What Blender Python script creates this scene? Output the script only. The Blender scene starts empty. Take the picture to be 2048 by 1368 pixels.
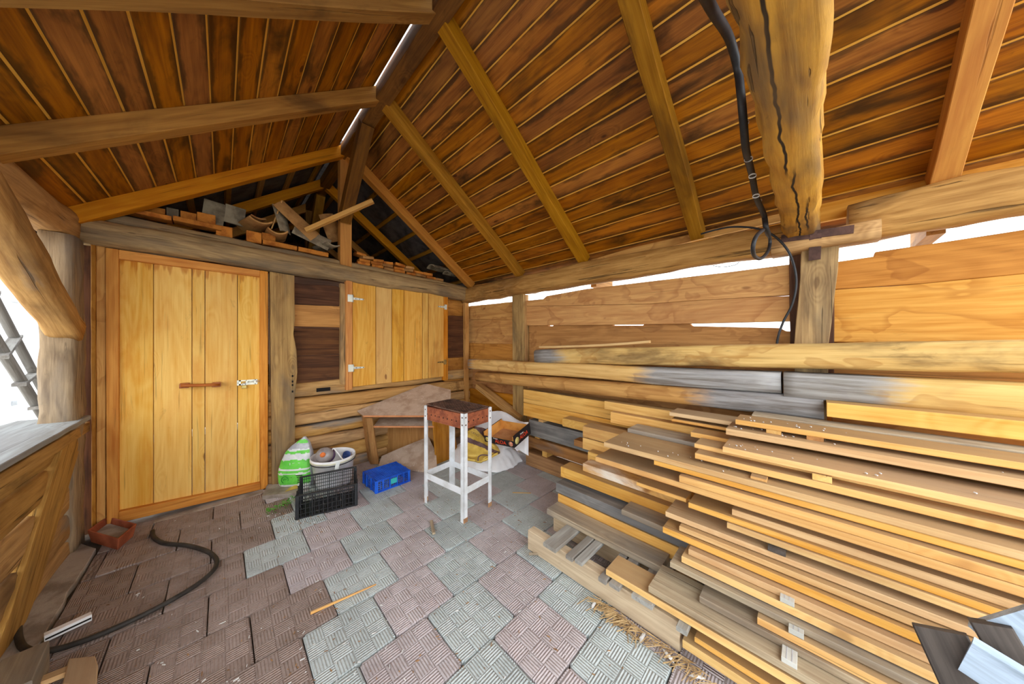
import bpy, bmesh, math, random
from mathutils import Vector, Matrix, noise
random.seed(7)
SC = bpy.context.scene
COL = SC.collection

# ------------------------------------------------------------------ camera, sky, exposure
F, CX, CY, H = 585.0, 1024.0, 684.0, 1.33
YAW = math.radians(44.7)
S_, C_ = math.sin(YAW), math.cos(YAW)
cam = bpy.data.cameras.new('camera'); cam.sensor_width = 36; cam.lens = 36 * F / 2048
cam.clip_start = 0.02; cam.clip_end = 200
camo = bpy.data.objects.new('camera', cam); COL.objects.link(camo)
camo.location = (0, 0, H); camo.rotation_euler = (math.pi / 2, 0, -YAW)
SC.camera = camo
world = bpy.data.worlds.new('overcast_sky'); SC.world = world; world.use_nodes = True
bg = world.node_tree.nodes['Background']
bg.inputs[0].default_value = (0.93, 0.97, 1.0, 1); bg.inputs[1].default_value = 1.0
SC.view_settings.view_transform = 'Standard'; SC.view_settings.look = 'None'
SC.view_settings.gamma = 1.0; SC.view_settings.use_curve_mapping = False
SC.view_settings.exposure = 2.2


def ray(px, py):
    a = (px - CX) / F; b = (CY - py) / F
    return Vector((S_ + a * C_, C_ - a * S_, b))


def P(px, py, X=None, Y=None, Z=None, D=None):
    """pixel of the photograph + one known coordinate -> point of the place"""
    d = ray(px, py)
    t = X / d.x if X is not None else Y / d.y if Y is not None else (Z - H) / d.z if Z is not None else D
    return Vector((0, 0, H)) + d * t


def lin(c):
    return tuple(((v / 255) / 12.92 if v / 255 <= .04045 else ((v / 255 + .055) / 1.055) ** 2.4) for v in c) + (1,)


# ------------------------------------------------------------------ materials
def nd(nt, typ, props=None, **ins):
    n = nt.nodes.new(typ)
    for k, v in (props or {}).items(): setattr(n, k, v)
    for k, v in ins.items():
        s = n.inputs[int(k[1:])] if k[0] == '_' and k[1:].isdigit() else n.inputs[k.replace('_', ' ')]
        if isinstance(v, bpy.types.NodeSocket): nt.links.new(v, s)
        else: s.default_value = v
    return n


def M(nt, op, a, b=0.0, c=0.0, clamp=False):
    return nd(nt, 'ShaderNodeMath', {'operation': op, 'use_clamp': clamp}, _0=a, _1=b, _2=c).outputs[0]


def mixc(nt, f, a, b, blend='MIX'):
    n = nd(nt, 'ShaderNodeMix', {'data_type': 'RGBA', 'blend_type': blend, 'clamp_factor': True}, _0=f, _6=a, _7=b)
    return n.outputs[2]


def rng(nt, v, a, b, c=0.0, d=1.0):
    return nd(nt, 'ShaderNodeMapRange', {'interpolation_type': 'SMOOTHSTEP'}, _0=v, _1=a, _2=b, _3=c, _4=d).outputs[0]


def start(name):
    m = bpy.data.materials.new(name); m.use_nodes = True
    nt = m.node_tree
    return m, nt, nt.nodes['Principled BSDF']


def coords(nt):
    tc = nd(nt, 'ShaderNodeTexCoord').outputs['Object']
    oi = nd(nt, 'ShaderNodeObjectInfo').outputs['Random']
    off = nd(nt, 'ShaderNodeCombineXYZ', None, _0=M(nt, 'MULTIPLY', oi, 53.), _1=M(nt, 'MULTIPLY', oi, 31.7), _2=M(nt, 'MULTIPLY', oi, 17.3)).outputs[0]
    p = nd(nt, 'ShaderNodeVectorMath', {'operation': 'ADD'}, _0=tc, _1=off).outputs[0]
    return tc, oi, p


def sc(nt, p, s):
    return nd(nt, 'ShaderNodeVectorMath', {'operation': 'MULTIPLY'}, _0=p, _1=s).outputs[0]


def nz(nt, p, scale=1., detail=4., rough=.55, dist=0.):
    return nd(nt, 'ShaderNodeTexNoise', None, Vector=p, Scale=scale, Detail=detail, Roughness=rough, Distortion=dist).outputs[0]


MATS = {}


def wood(name, light, dark, blot=None, knots=.7, blotch=.45, grey=0., greyc=(150, 150, 148), var=.12, rough=.72, bump=.35,
         fib=1., gx=None, topstain=None, grime=None, edge=None, split=None):
    sh = lambda c: (min(255, int(c[0] * .98)), min(255, int(c[1] * 1.05)), min(255, int(c[2] * 1.12)))
    if name not in ('roof_board', 'roof_deck'): light, dark = sh(light), sh(dark)
    m, nt, bs = start(name)
    tc, oi, p = coords(nt)
    fiber = nz(nt, sc(nt, p, (1.6, 30, 30)), 1, 7, .65, .4)
    warp = nz(nt, sc(nt, p, (.8, 5, 5)), 1, 2, .5, .8)
    blo = nz(nt, sc(nt, p, (1.5, 4, 4)), 1, 5, .6, .5)
    pv = nd(nt, 'ShaderNodeVectorMath', {'operation': 'ADD'}, _0=sc(nt, p, (2.3, 6.2, .4)), _1=sc(nt, nd(nt, 'ShaderNodeTexNoise', None, Vector=sc(nt, p, (7, 16, 16)), Scale=1., Detail=2.).outputs['Color'], (.16, .16, 0))).outputs[0]
    vn = nd(nt, 'ShaderNodeTexVoronoi', {'feature': 'F1'}, Vector=pv, Scale=1.0)
    vor = vn.outputs['Distance']
    some = M(nt, 'GREATER_THAN', nd(nt, 'ShaderNodeSeparateColor', None, _0=vn.outputs['Color']).outputs[0], .5)
    knot = M(nt, 'MULTIPLY', rng(nt, vor, .055, .10, 1, 0), some)
    halo = M(nt, 'MULTIPLY', rng(nt, vor, .08, .34, 1, 0), some)
    ring = M(nt, 'MULTIPLY_ADD', M(nt, 'SINE', M(nt, 'MULTIPLY', M(nt, 'ADD', warp, M(nt, 'MULTIPLY', halo, .35)), 46.)), .5, .5)
    fine = nz(nt, sc(nt, p, (2.5, 110, 110)), 1, 3, .6)
    f = M(nt, 'ADD', M(nt, 'ADD', M(nt, 'MULTIPLY', rng(nt, fiber, .3, .7), .6 * fib), M(nt, 'MULTIPLY', ring, .3 * fib)), M(nt, 'MULTIPLY', M(nt, 'SUBTRACT', fine, .5), 1.1 * fib), clamp=True)
    col = mixc(nt, f, lin(light), lin(dark))
    col = mixc(nt, M(nt, 'MULTIPLY', rng(nt, blo, .5, .72), blotch), col, lin(blot or tuple(int(v * .6) for v in dark)))
    col = mixc(nt, M(nt, 'MULTIPLY', halo, .25 * knots), col, lin(dark))
    col = mixc(nt, M(nt, 'MULTIPLY', knot, knots), col, lin((int(dark[0] * .62), int(dark[1] * .5), int(dark[2] * .45))))
    crack = rng(nt, nz(nt, sc(nt, p, (1.3, 44, 44)), 1, 3, .55, .25), .64, .71)
    col = mixc(nt, M(nt, 'MULTIPLY', crack, .65 * fib * max(.5, min(1., bump * 1.4))), col, lin(tuple(int(v * .35) for v in dark)))
    if name.startswith('wall_plank') or name.startswith('beam'):   # tide marks left by old damp
        tw = nz(nt, sc(nt, p, (2.2, 3.6, 3.6)), 1, 3, .55, .4)
        tide = M(nt, 'MULTIPLY', rng(nt, tw, .53, .545), rng(nt, tw, .545, .62, 1, 0))
        col = mixc(nt, M(nt, 'MULTIPLY', tide, .38), col, lin((int(dark[0] * .8), int(dark[1] * .68), int(dark[2] * .55))))
    if edge:   # darker stain soaked in along both edges of a board (half width = edge)
        yy = M(nt, 'ABSOLUTE', nd(nt, 'ShaderNodeSeparateXYZ', None, _0=tc).outputs[1])
        en = nz(nt, sc(nt, p, (2.2, 9, 9)), 1, 4, .65)
        k = rng(nt, M(nt, 'ADD', yy, M(nt, 'MULTIPLY', M(nt, 'SUBTRACT', en, .5), edge * 2.2)), edge * .62, edge * 1.0)
        col = mixc(nt, M(nt, 'MULTIPLY', k, .8), col, lin((66, 40, 10)))
    for (y0, x0, x1) in (split or ()):   # a long drying split
        sx = nd(nt, 'ShaderNodeSeparateXYZ', None, _0=tc)
        wv = nz(nt, sc(nt, tc, (3., 0, 0)), 1, 3, .6)
        dy = M(nt, 'ABSOLUTE', M(nt, 'ADD', M(nt, 'SUBTRACT', sx.outputs[1], y0), M(nt, 'MULTIPLY', M(nt, 'SUBTRACT', wv, .5), .06)))
        k = M(nt, 'MULTIPLY', rng(nt, dy, .0025, .0055, 1, 0), M(nt, 'MULTIPLY', rng(nt, sx.outputs[0], x0, x0 + .12), rng(nt, sx.outputs[0], x1 - .12, x1, 1, 0)))
        col = mixc(nt, k, col, lin((34, 26, 20)))
    smut = rng(nt, nz(nt, sc(nt, p, (5, 14, 14)), 1, 6, .7, .6), .6, .72)   # small scattered smudges
    col = mixc(nt, M(nt, 'MULTIPLY', smut, .45 * blotch), col, lin(tuple(int(v * .45) for v in dark)))
    if grey:
        g = nz(nt, sc(nt, p, (.9, 3.5, 3.5)), 1, 4, .6, .3)
        col = mixc(nt, M(nt, 'MULTIPLY', rng(nt, g, .62 - grey * .45, .78 - grey * .3), .85), col, mixc(nt, fiber, lin(greyc), lin(tuple(int(v * .55) for v in greyc))))
    if gx:   # weathered grey stretch between two places along the piece
        x = nd(nt, 'ShaderNodeSeparateXYZ', None, _0=tc).outputs[0]
        xn = M(nt, 'ADD', x, M(nt, 'MULTIPLY', M(nt, 'SUBTRACT', blo, .5), .5))
        for (a, b) in gx:
            xn = M(nt, 'ADD', xn, M(nt, 'MULTIPLY', M(nt, 'SUBTRACT', fiber, .5), .35))
            k = M(nt, 'MULTIPLY', rng(nt, xn, a - .1, a + .1), rng(nt, xn, b - .1, b + .1, 1, 0))
            col = mixc(nt, M(nt, 'MULTIPLY', k, .9), col, mixc(nt, rng(nt, fiber, .3, .7), lin((168, 172, 176)), lin((92, 92, 92))))
    if topstain:  # rain stains running down from the upper end
        x = nd(nt, 'ShaderNodeSeparateXYZ', None, _0=tc).outputs[0]
        drip = nz(nt, sc(nt, p, (2.5, 26, 26)), 1, 3, .6)
        k = rng(nt, M(nt, 'ADD', x, M(nt, 'MULTIPLY', drip, .5)), topstain, topstain + .06)
        col = mixc(nt, M(nt, 'MULTIPLY', k, .6), col, lin((176, 98, 30)))
    if grime:  # settled dust on upward faces
        gz = nd(nt, 'ShaderNodeSeparateXYZ', None, _0=nd(nt, 'ShaderNodeNewGeometry').outputs['Normal']).outputs[2]
        k = M(nt, 'MULTIPLY', rng(nt, gz, .6, .9), M(nt, 'MULTIPLY_ADD', blo, .6, grime - .3), clamp=True)
        col = mixc(nt, k, col, lin((152, 126, 96)))
    r2 = M(nt, 'FRACT', M(nt, 'MULTIPLY', oi, 91.7))
    hs = nd(nt, 'ShaderNodeHueSaturation', None, Hue=M(nt, 'MULTIPLY_ADD', oi, .006, .498), Saturation=M(nt, 'MULTIPLY_ADD', r2, .16, .92),
            Value=M(nt, 'MULTIPLY_ADD', M(nt, 'FRACT', M(nt, 'MULTIPLY', oi, 37.1)), 2 * var, 1 - var), Color=col)
    nt.links.new(hs.outputs[0], bs.inputs['Base Color'])
    bs.inputs['Roughness'].default_value = rough
    bs.inputs['Specular IOR Level'].default_value = .25
    hgt = M(nt, 'SUBTRACT', M(nt, 'MULTIPLY', fiber, .6), M(nt, 'MULTIPLY', crack, 1.0))
    b = nd(nt, 'ShaderNodeBump', None, Strength=bump, Distance=.006, Height=hgt)
    nt.links.new(b.outputs[0], bs.inputs['Normal'])
    MATS[name] = m
    return m


def plain(name, c, c2=None, scale=8., rough=.6, metal=0., bump=0., bscale=60., var=0., speck=None, alpha=None, spec=.3, lo=.4, hi=.65):
    m, nt, bs = start(name)
    tc, oi, p = coords(nt)
    n = nz(nt, p, scale, 5, .6)
    col = mixc(nt, rng(nt, n, lo, hi), lin(c), lin(c2 or tuple(int(v * .85) for v in c)))
    if speck:
        col = mixc(nt, rng(nt, nz(nt, p, 55., 2, .5), .66, .72), col, lin(speck))
    if var:
        col = nd(nt, 'ShaderNodeHueSaturation', None, Value=M(nt, 'MULTIPLY_ADD', oi, 2 * var, 1 - var), Color=col).outputs[0]
    nt.links.new(col, bs.inputs['Base Color'])
    bs.inputs['Roughness'].default_value = rough; bs.inputs['Metallic'].default_value = metal
    bs.inputs['Specular IOR Level'].default_value = spec
    if bump:
        b = nd(nt, 'ShaderNodeBump', None, Strength=bump, Distance=.01, Height=nz(nt, p, bscale, 4, .6))
        nt.links.new(b.outputs[0], bs.inputs['Normal'])
    MATS[name] = m
    return m


def tile_mat(name, c, c2):
    m, nt, bs = start(name)
    tc, oi, p = coords(nt)
    x = nd(nt, 'ShaderNodeSeparateXYZ', None, _0=tc)
    u = M(nt, 'MULTIPLY', M(nt, 'ADD', x.outputs[0], .3), 1 / .0735); v = M(nt, 'MULTIPLY', M(nt, 'ADD', x.outputs[1], .3), 1 / .0735)
    chk = M(nt, 'MODULO', M(nt, 'ADD', M(nt, 'FLOOR', u), M(nt, 'FLOOR', v)), 2.)
    rib = lambda w: M(nt, 'SINE', M(nt, 'MULTIPLY', w, 2 * math.pi * 6.5))
    ribs = M(nt, 'ADD', M(nt, 'MULTIPLY', chk, rib(u)), M(nt, 'MULTIPLY', M(nt, 'SUBTRACT', 1., chk), rib(v)))
    fr = lambda w: M(nt, 'ABSOLUTE', M(nt, 'SUBTRACT', M(nt, 'FRACT', w), .5))
    seam = rng(nt, M(nt, 'MAXIMUM', fr(u), fr(v)), .46, .49)
    big = nz(nt, p, 5., 5, .65); fine = nz(nt, p, 90., 4, .6)
    col = mixc(nt, rng(nt, big, .35, .7), lin(c), lin(c2))
    col = mixc(nt, M(nt, 'MULTIPLY', rng(nt, fine, .45, .75), .35), col, lin(tuple(int(q * .62) for q in c2)))
    wp = nd(nt, 'ShaderNodeNewGeometry').outputs['Position']
    dirt = rng(nt, nz(nt, wp, 1.3, 5, .65), .5, .75)
    col = mixc(nt, M(nt, 'MULTIPLY', dirt, .35), col, lin((126, 114, 104)))
    hs = nd(nt, 'ShaderNodeHueSaturation', None, Value=M(nt, 'MULTIPLY_ADD', oi, .14, .93), Color=col)
    nt.links.new(hs.outputs[0], bs.inputs['Base Color'])
    bs.inputs['Roughness'].default_value = .8
    hgt = M(nt, 'ADD', M(nt, 'SUBTRACT', ribs, M(nt, 'MULTIPLY', seam, 2.)), M(nt, 'MULTIPLY', fine, 1.2))
    b = nd(nt, 'ShaderNodeBump', None, Strength=.7, Distance=.003, Height=hgt)
    nt.links.new(b.outputs[0], bs.inputs['Normal'])
    MATS[name] = m
    return m


wood('door_pine', (244, 186, 98), (226, 154, 62), (204, 122, 42), knots=.75, blotch=.4, var=.05, topstain=1.13, bump=.15)
wood('shutter_pine', (238, 176, 86), (218, 142, 54), (170, 104, 40), knots=.8, blotch=.5, var=.06, bump=.15)
wood('frame_pine', (226, 146, 66), (190, 104, 36), (160, 90, 40), knots=.8, blotch=.4, var=.06)
wood('wall_plank', (222, 158, 82), (190, 120, 52), (156, 96, 44), blotch=.5, knots=.6, var=.08)
wood('wall_plank_deep', (206, 136, 62), (166, 100, 38), (124, 76, 34), blotch=.55, knots=.5, var=.08)
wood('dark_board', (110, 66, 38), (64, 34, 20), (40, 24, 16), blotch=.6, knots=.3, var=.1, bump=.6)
wood('log', (210, 154, 92), (158, 106, 58), (92, 66, 44), blotch=.6, knots=.45, grey=.1, var=.08, bump=.9)
wood('hewn_log', (196, 150, 92), (138, 98, 58), (84, 66, 48), blotch=.6, knots=.5, grey=.32, greyc=(150, 128, 100), var=.06, bump=1.)
wood('grey_post', (178, 140, 100), (116, 86, 60), (80, 62, 48), blotch=.6, grey=.42, greyc=(150, 138, 126), knots=.4, var=.06, bump=1.)
wood('roof_board', (176, 108, 14), (122, 66, 4), (46, 28, 6), blotch=.9, knots=.9, var=.2, edge=.056, rough=.55, bump=.2)
wood('roof_deck', (246, 190, 96), (236, 170, 76), blotch=.2, knots=0, var=.0)
wood('rafter_wood', (184, 122, 44), (140, 84, 22), (74, 46, 18), blotch=.65, knots=.6, var=.14)
wood('rafter_new', (220, 140, 44), (192, 108, 26), (150, 86, 30), blotch=.3, knots=.5, var=.08)
wood('ridge_wood', (132, 80, 24), (88, 48, 12), (58, 34, 16), blotch=.6, knots=.5, var=.08)
wood('tie_wood', (226, 160, 70), (174, 112, 46), (96, 76, 56), blotch=.8, knots=.3, grey=.34, greyc=(128, 106, 82), var=.0, bump=1., split=[(.0, -1.75, -.62), (-.022, -.75, 1.0), (.03, -1.5, -1.0)])
wood('board_orange', (238, 178, 100), (218, 146, 70), (182, 118, 62), blotch=.35, knots=.5, var=.1, grime=.75)
wood('board_pale', (236, 186, 116), (214, 152, 84), (160, 116, 76), blotch=.35, knots=.5, var=.1, grime=.7)
wood('board_pink', (228, 180, 126), (204, 148, 96), (164, 124, 92), blotch=.4, knots=.5, var=.08, grime=.65)
wood('board_weathered', (190, 162, 128), (146, 118, 90), (104, 88, 74), blotch=.5, grey=.4, greyc=(160, 150, 138), knots=.5, var=.1)
wood('timber_orange', (236, 178, 98), (210, 142, 66), (160, 104, 52), blotch=.4, knots=.6, var=.09, grime=.6)
wood('timber_grey', (160, 148, 134), (112, 102, 94), (72, 66, 62), blotch=.5, knots=.8, grey=.6, greyc=(124, 122, 122), var=.06)
wood('timber_brown', (196, 134, 76), (148, 94, 52), (98, 66, 42), blotch=.6, knots=.7, grey=.12, var=.06)
wood('timber_paint', (230, 170, 92), (190, 124, 60), (240, 236, 226), blotch=.95, knots=.7, var=.0)
wood('beam_pale', (228, 182, 114), (194, 142, 78), (132, 102, 66), blotch=.6, knots=.4, var=.04)
wood('pallet_wood', (220, 186, 146), (186, 150, 114), (150, 128, 106), blotch=.4, knots=.4, grey=.2, var=.08)
wood('pallet_grey', (178, 166, 150), (142, 128, 114), (90, 82, 74), blotch=.4, knots=.4, grey=.4, greyc=(168, 160, 150), var=.08)
wood('parapet_wood', (196, 142, 78), (146, 98, 48), (82, 60, 40), blotch=.65, knots=.5, grey=.06, var=.1, bump=.9)
wood('grey_sill', (172, 166, 158), (134, 126, 116), (112, 100, 88), blotch=.4, knots=.1, grey=.6, greyc=(176, 176, 176), var=.0)
wood('ladder_wood', (172, 158, 142), (130, 116, 102), blotch=.3, grey=.3, var=.05)
wood('handle_wood', (188, 108, 58), (150, 76, 36), blotch=.2, knots=0, var=.0, rough=.4)
wood('laminate_oak', (190, 126, 62), (156, 92, 38), blotch=.3, knots=0, var=.0, rough=.45, bump=.05)
wood('dark_plank', (96, 82, 72), (58, 48, 42), blotch=.4, knots=.3, var=.0)
wood('pale_grey_plank', (196, 204, 210), (150, 158, 164), (120, 124, 128), blotch=.3, knots=.2, var=.0)
plain('dusty_laminate', (200, 178, 158), (174, 148, 126), 6., .75, speck=(222, 214, 206))
plain('laminate_edge', (206, 140, 92), (184, 118, 72), 10., .5)
plain('soil', (104, 90, 76), (70, 60, 52), 9., .95, bump=.6, bscale=30.)
plain('concrete', (172, 162, 150), (132, 120, 108), 6., .9, bump=.4, bscale=40.)
plain('yard_concrete', (198, 194, 186), (170, 164, 154), 1.5, .9, bump=.3, bscale=30.)
plain('white_wall', (238, 242, 246), (222, 228, 234), 1.2, .85)
plain('pale_door', (226, 232, 238), (208, 214, 220), 2., .6)
tile_mat('tile_grey', (196, 206, 206), (178, 187, 187))
tile_mat('tile_pink', (200, 191, 193), (183, 172, 173))
tile_mat('tile_brown', (166, 148, 140), (142, 124, 114))
plain('rust', (158, 90, 58), (124, 66, 44), 18., .85, bump=.5, bscale=90., speck=(92, 46, 34))
plain('rust_dark', (110, 80, 64), (72, 54, 46), 20., .8, bump=.3, bscale=80.)
plain('white_metal', (228, 232, 236), (206, 208, 208), 9., .35, spec=.5)
plain('foot_rust', (190, 150, 110), (150, 110, 80), 20., .8)
plain('black_plastic', (40, 42, 46), (30, 31, 34), 12., .45, spec=.5, speck=(92, 88, 82))
plain('blue_plastic', (34, 106, 226), (22, 80, 196), 9., .4, spec=.5, speck=(86, 120, 190))
plain('teal_label', (60, 190, 190), None, 9., .5)
plain('white_plastic', (240, 240, 242), (224, 224, 224), 7., .4, spec=.5)
plain('cream_band', (228, 224, 196), None, 7., .5)
plain('bag_green', (120, 226, 88), (96, 200, 70), 9., .4, bump=.3, bscale=14., spec=.5)
plain('strip_white', (206, 206, 198), (186, 186, 178), 9., .6)
plain('bag_white', (236, 240, 236), (210, 214, 216), 9., .4, bump=.3, bscale=14., spec=.5)
plain('bag_grey', (196, 198, 204), (158, 160, 168), 9., .4, bump=.3, bscale=14., spec=.5)
plain('bag_logo_green', (34, 150, 50), None, 9., .5)
plain('ink_black', (34, 32, 32), None, 9., .6)
plain('tarp_white', (246, 248, 252), (226, 228, 230), 5., .5, bump=.35, bscale=12., spec=.4, lo=.5, hi=.8)
plain('sack_yellow', (218, 186, 92), (186, 152, 62), 7., .5, bump=.3, bscale=16., spec=.4)
plain('sack_brown', (104, 78, 76), (84, 60, 60), 7., .5, spec=.4)
plain('cardboard', (228, 166, 84), (206, 142, 66), 8., .8)
plain('cardboard_floor', (196, 150, 106), (176, 128, 86), 8., .85)
plain('print_black', (32, 28, 30), (44, 38, 38), 8., .5)
plain('print_red', (232, 52, 30), (240, 90, 30), 30., .5)
plain('print_white', (240, 238, 234), None, 8., .5)
plain('print_fruit', (226, 176, 140), (196, 96, 76), 40., .6)
plain('print_grape', (222, 210, 140), (190, 170, 90), 60., .6)
plain('cable_black', (34, 36, 40), (48, 50, 54), 14., .5, spec=.4)
plain('hose_dark', (58, 54, 50), (44, 40, 36), 14., .6)
plain('dust_white', (228, 228, 226), None, 30., .9)
plain('iron', (92, 66, 58), (70, 50, 44), 16., .7, bump=.4)
plain('zinc', (214, 214, 196), (190, 192, 186), 14., .35, metal=.5, spec=.5)
plain('zinc_yellow', (178, 150, 92), (156, 126, 70), 14., .4, metal=.5)
plain('brass', (196, 176, 110), (170, 150, 90), 14., .35, metal=.6)
plain('steel', (170, 176, 182), None, 14., .3, metal=.8)
plain('hole_black', (26, 22, 20), None, 9., .9)
plain('brick_orange', (206, 132, 52), (162, 92, 32), 12., .85, bump=.5, bscale=60., var=.14)
plain('tile_clay', (190, 142, 84), (150, 104, 58), 7., .85, bump=.4, bscale=50., var=.14)
plain('tile_clay_grey', (158, 146, 122), (110, 98, 80), 7., .85, bump=.4, bscale=50., var=.14)
plain('membrane', (96, 90, 88), (60, 56, 56), 5., .6, bump=.8, bscale=16.)
plain('terracotta', (176, 96, 62), (146, 74, 46), 9., .8, bump=.3)
plain('leaf_green', (104, 170, 66), (70, 134, 44), 20., .6)
plain('leaf_yellow', (226, 190, 96), None, 9., .7)
plain('straw', (206, 176, 128), (166, 134, 92), 20., .8)
plain('debris_wood', (170, 130, 88), (120, 88, 60), 30., .9)
plain('debris_white', (232, 232, 230), None, 30., .9)
plain('bottle_smoke', (150, 142, 140), (124, 114, 112), 8., .25, spec=.6)
plain('orange_cap', (244, 132, 66), None, 9., .4)
plain('purple_label', (96, 66, 116), None, 9., .5)
plain('blue_can', (62, 84, 140), (48, 66, 112), 9., .4)


# ------------------------------------------------------------------ builders
def tag(o, label=None, cat=None, group=None, kind=None):
    for k, v in (('label', label), ('category', cat), ('group', group), ('kind', kind)):
        if v: o[k] = v
    return o


WM = {}


def put(o, world_m, parent=None):
    COL.objects.link(o)
    WM[o.name] = world_m
    if parent is not None:
        o.parent = parent
        o.matrix_basis = WM[parent.name].inverted() @ world_m
    else:
        o.matrix_basis = world_m
    return o


def empty(name, loc=(0, 0, 0), label=None, cat=None, group=None, kind=None, parent=None):
    o = bpy.data.objects.new(name, None); o.empty_display_size = .05
    put(o, Matrix.Translation(Vector(loc)), parent)
    return tag(o, label, cat, group, kind)


def frame(x, z, org):
    x = Vector(x).normalized(); z = Vector(z)
    z = (z - x * z.dot(x))
    if z.length < 1e-6: z = Vector((0, 1, 0)) if abs(x.y) < .9 else Vector((1, 0, 0)); z = z - x * z.dot(x)
    z.normalize(); y = z.cross(x)
    m = Matrix.Identity(4)
    for i in range(3): m[i][0] = x[i]; m[i][1] = y[i]; m[i][2] = z[i]; m[i][3] = org[i]
    return m


def mesh(name, verts, faces, mat, parent=None, wm=None, smooth=False, bev=0., mats=None, fm=None):
    me = bpy.data.meshes.new(name)
    me.from_pydata([tuple(v) for v in verts], [], faces); me.validate()
    bm = bmesh.new(); bm.from_mesh(me); bmesh.ops.recalc_face_normals(bm, faces=bm.faces); bm.to_mesh(me); bm.free()
    for k in (mats or [mat]): me.materials.append(MATS[k])
    if fm:
        for p, k in zip(me.polygons, fm): p.material_index = k
    if smooth:
        me.polygons.foreach_set('use_smooth', [True] * len(me.polygons))
    o = bpy.data.objects.new(name, me)
    put(o, wm or Matrix.Identity(4), parent)
    if bev:
        b = o.modifiers.new('soft_edge', 'BEVEL'); b.width = bev; b.segments = 1; b.limit_method = 'ANGLE'; b.angle_limit = .7
    return o


def beam(name, a, b, w, h, mat, parent=None, up=(0, 0, 1), c=.003, seg=1, wob=0., rnd=0., rough=0., bow=0., ybow=0., taper=1., smooth=None, seed=None):
    """a sawn or hewn length of wood from a to b: local X runs along it"""
    a = Vector(a); b = Vector(b); L = (b - a).length
    wm = frame(b - a, up, (a + b) / 2)
    sd = random.random() * 90 if seed is None else seed
    if rnd:
        prof = []
        for i in range(14):
            t = 2 * math.pi * (i + .5) / 14; e = .35 + .65 * rnd
            cy, cz = math.cos(t), math.sin(t)
            prof.append((.5 * math.copysign(abs(cy) ** e, cy), .5 * math.copysign(abs(cz) ** e, cz)))
    else:
        cy, cz = c / w, c / h
        prof = [(.5 - cy, -.5), (.5, -.5 + cz), (.5, .5 - cz), (.5 - cy, .5), (-.5 + cy, .5), (-.5, .5 - cz), (-.5, -.5 + cz), (-.5 + cy, -.5)]
    n = len(prof); vs = []; fs = []
    for i in range(seg + 1):
        u = i / seg; x = (u - .5) * L
        oy = wob * noise.noise((x * 1.3 + sd, 3.1, 0)); oz = wob * noise.noise((x * 1.3 + sd, 9.7, 0))
        ww = w * (1 + (taper - 1) * u) * (1 + 1.2 * wob / w * noise.noise((x * 2.1 + sd, 5.5, 2)))
        hh = h * (1 + (taper - 1) * u) * (1 + 1.2 * wob / h * noise.noise((x * 2.3 + sd, 1.5, 7)))
        q = 1 - (2 * u - 1) ** 2
        for k, (py, pz) in enumerate(prof):
            r = rough * noise.noise((x * 7 + sd, py * 4, pz * 4)) if rough else 0
            vs.append((x, oy + ybow * q + py * ww + py * 2 * r, oz + bow * q + pz * hh + pz * 2 * r))
        if i:
            for k in range(n):
                k2 = (k + 1) % n
                fs.append(((i - 1) * n + k, (i - 1) * n + k2, i * n + k2, i * n + k))
    fs.append(tuple(range(n))); fs.append(tuple(range(seg * n, seg * n + n)))
    o = mesh(name, vs, fs, mat, parent, wm, smooth=bool(rnd) if smooth is None else smooth)
    if rnd and (smooth is None or smooth):
        o.data.polygons[-1].use_smooth = False; o.data.polygons[-2].use_smooth = False
    return o


def prism(name, pts, ext, mat, parent=None, grain=None, jag=0., step=.09, bev=.003):
    """flat outline pts (3D) pushed back by ext; grain = direction of local X"""
    pts = [Vector(p) for p in pts]; ext = Vector(ext)
    ctr = sum(pts, Vector()) / len(pts)
    wm = frame(grain or (pts[1] - pts[0]), ext, ctr); inv = wm.inverted()
    loc = [inv @ p for p in pts]
    if jag:
        out = []; sd = random.random() * 50
        for i, p in enumerate(loc):
            q = loc[(i + 1) % len(loc)]; d = q - p; n = max(1, int(d.length / step))
            nrm = Vector((-d.y, d.x, 0)).normalized()
            for k in range(n):
                o = 0 if k == 0 else jag * (noise.noise((k * .55 + sd, i * 7.3, 0)) + .5 * noise.noise((k * 1.7 + sd, i * 3.3, 4)))
                out.append(p + d * (k / n) + nrm * o)
        loc = out
    t = ext.length; n = len(loc)
    vs = [(p.x, p.y, p.z) for p in loc] + [(p.x, p.y, p.z + t) for p in loc]
    fs = [tuple(range(n)), tuple(range(n, 2 * n))] + [(i, (i + 1) % n, n + (i + 1) % n, n + i) for i in range(n)]
    return mesh(name, vs, fs, mat, parent, wm, bev=bev)


def onY(pts, Y): return [P(x, y, Y=Y) for x, y in pts]
def onX(pts, X): return [P(x, y, X=X) for x, y in pts]


def boxes(name, lst, mat, parent=None, wm=None, bev=0., mats=None, fm=None):
    """several touching bars of one part: (x0,x1,y0,y1,z0,z1)"""
    vs = []; fs = []
    for (x0, x1, y0, y1, z0, z1) in lst:
        k = len(vs)
        vs += [(x0, y0, z0), (x1, y0, z0), (x1, y1, z0), (x0, y1, z0), (x0, y0, z1), (x1, y0, z1), (x1, y1, z1), (x0, y1, z1)]
        fs += [tuple(k + j for j in f) for f in ((0, 3, 2, 1), (4, 5, 6, 7), (0, 1, 5, 4), (1, 2, 6, 5), (2, 3, 7, 6), (3, 0, 4, 7))]
    return mesh(name, vs, fs, mat, parent, wm, bev=bev)


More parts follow.
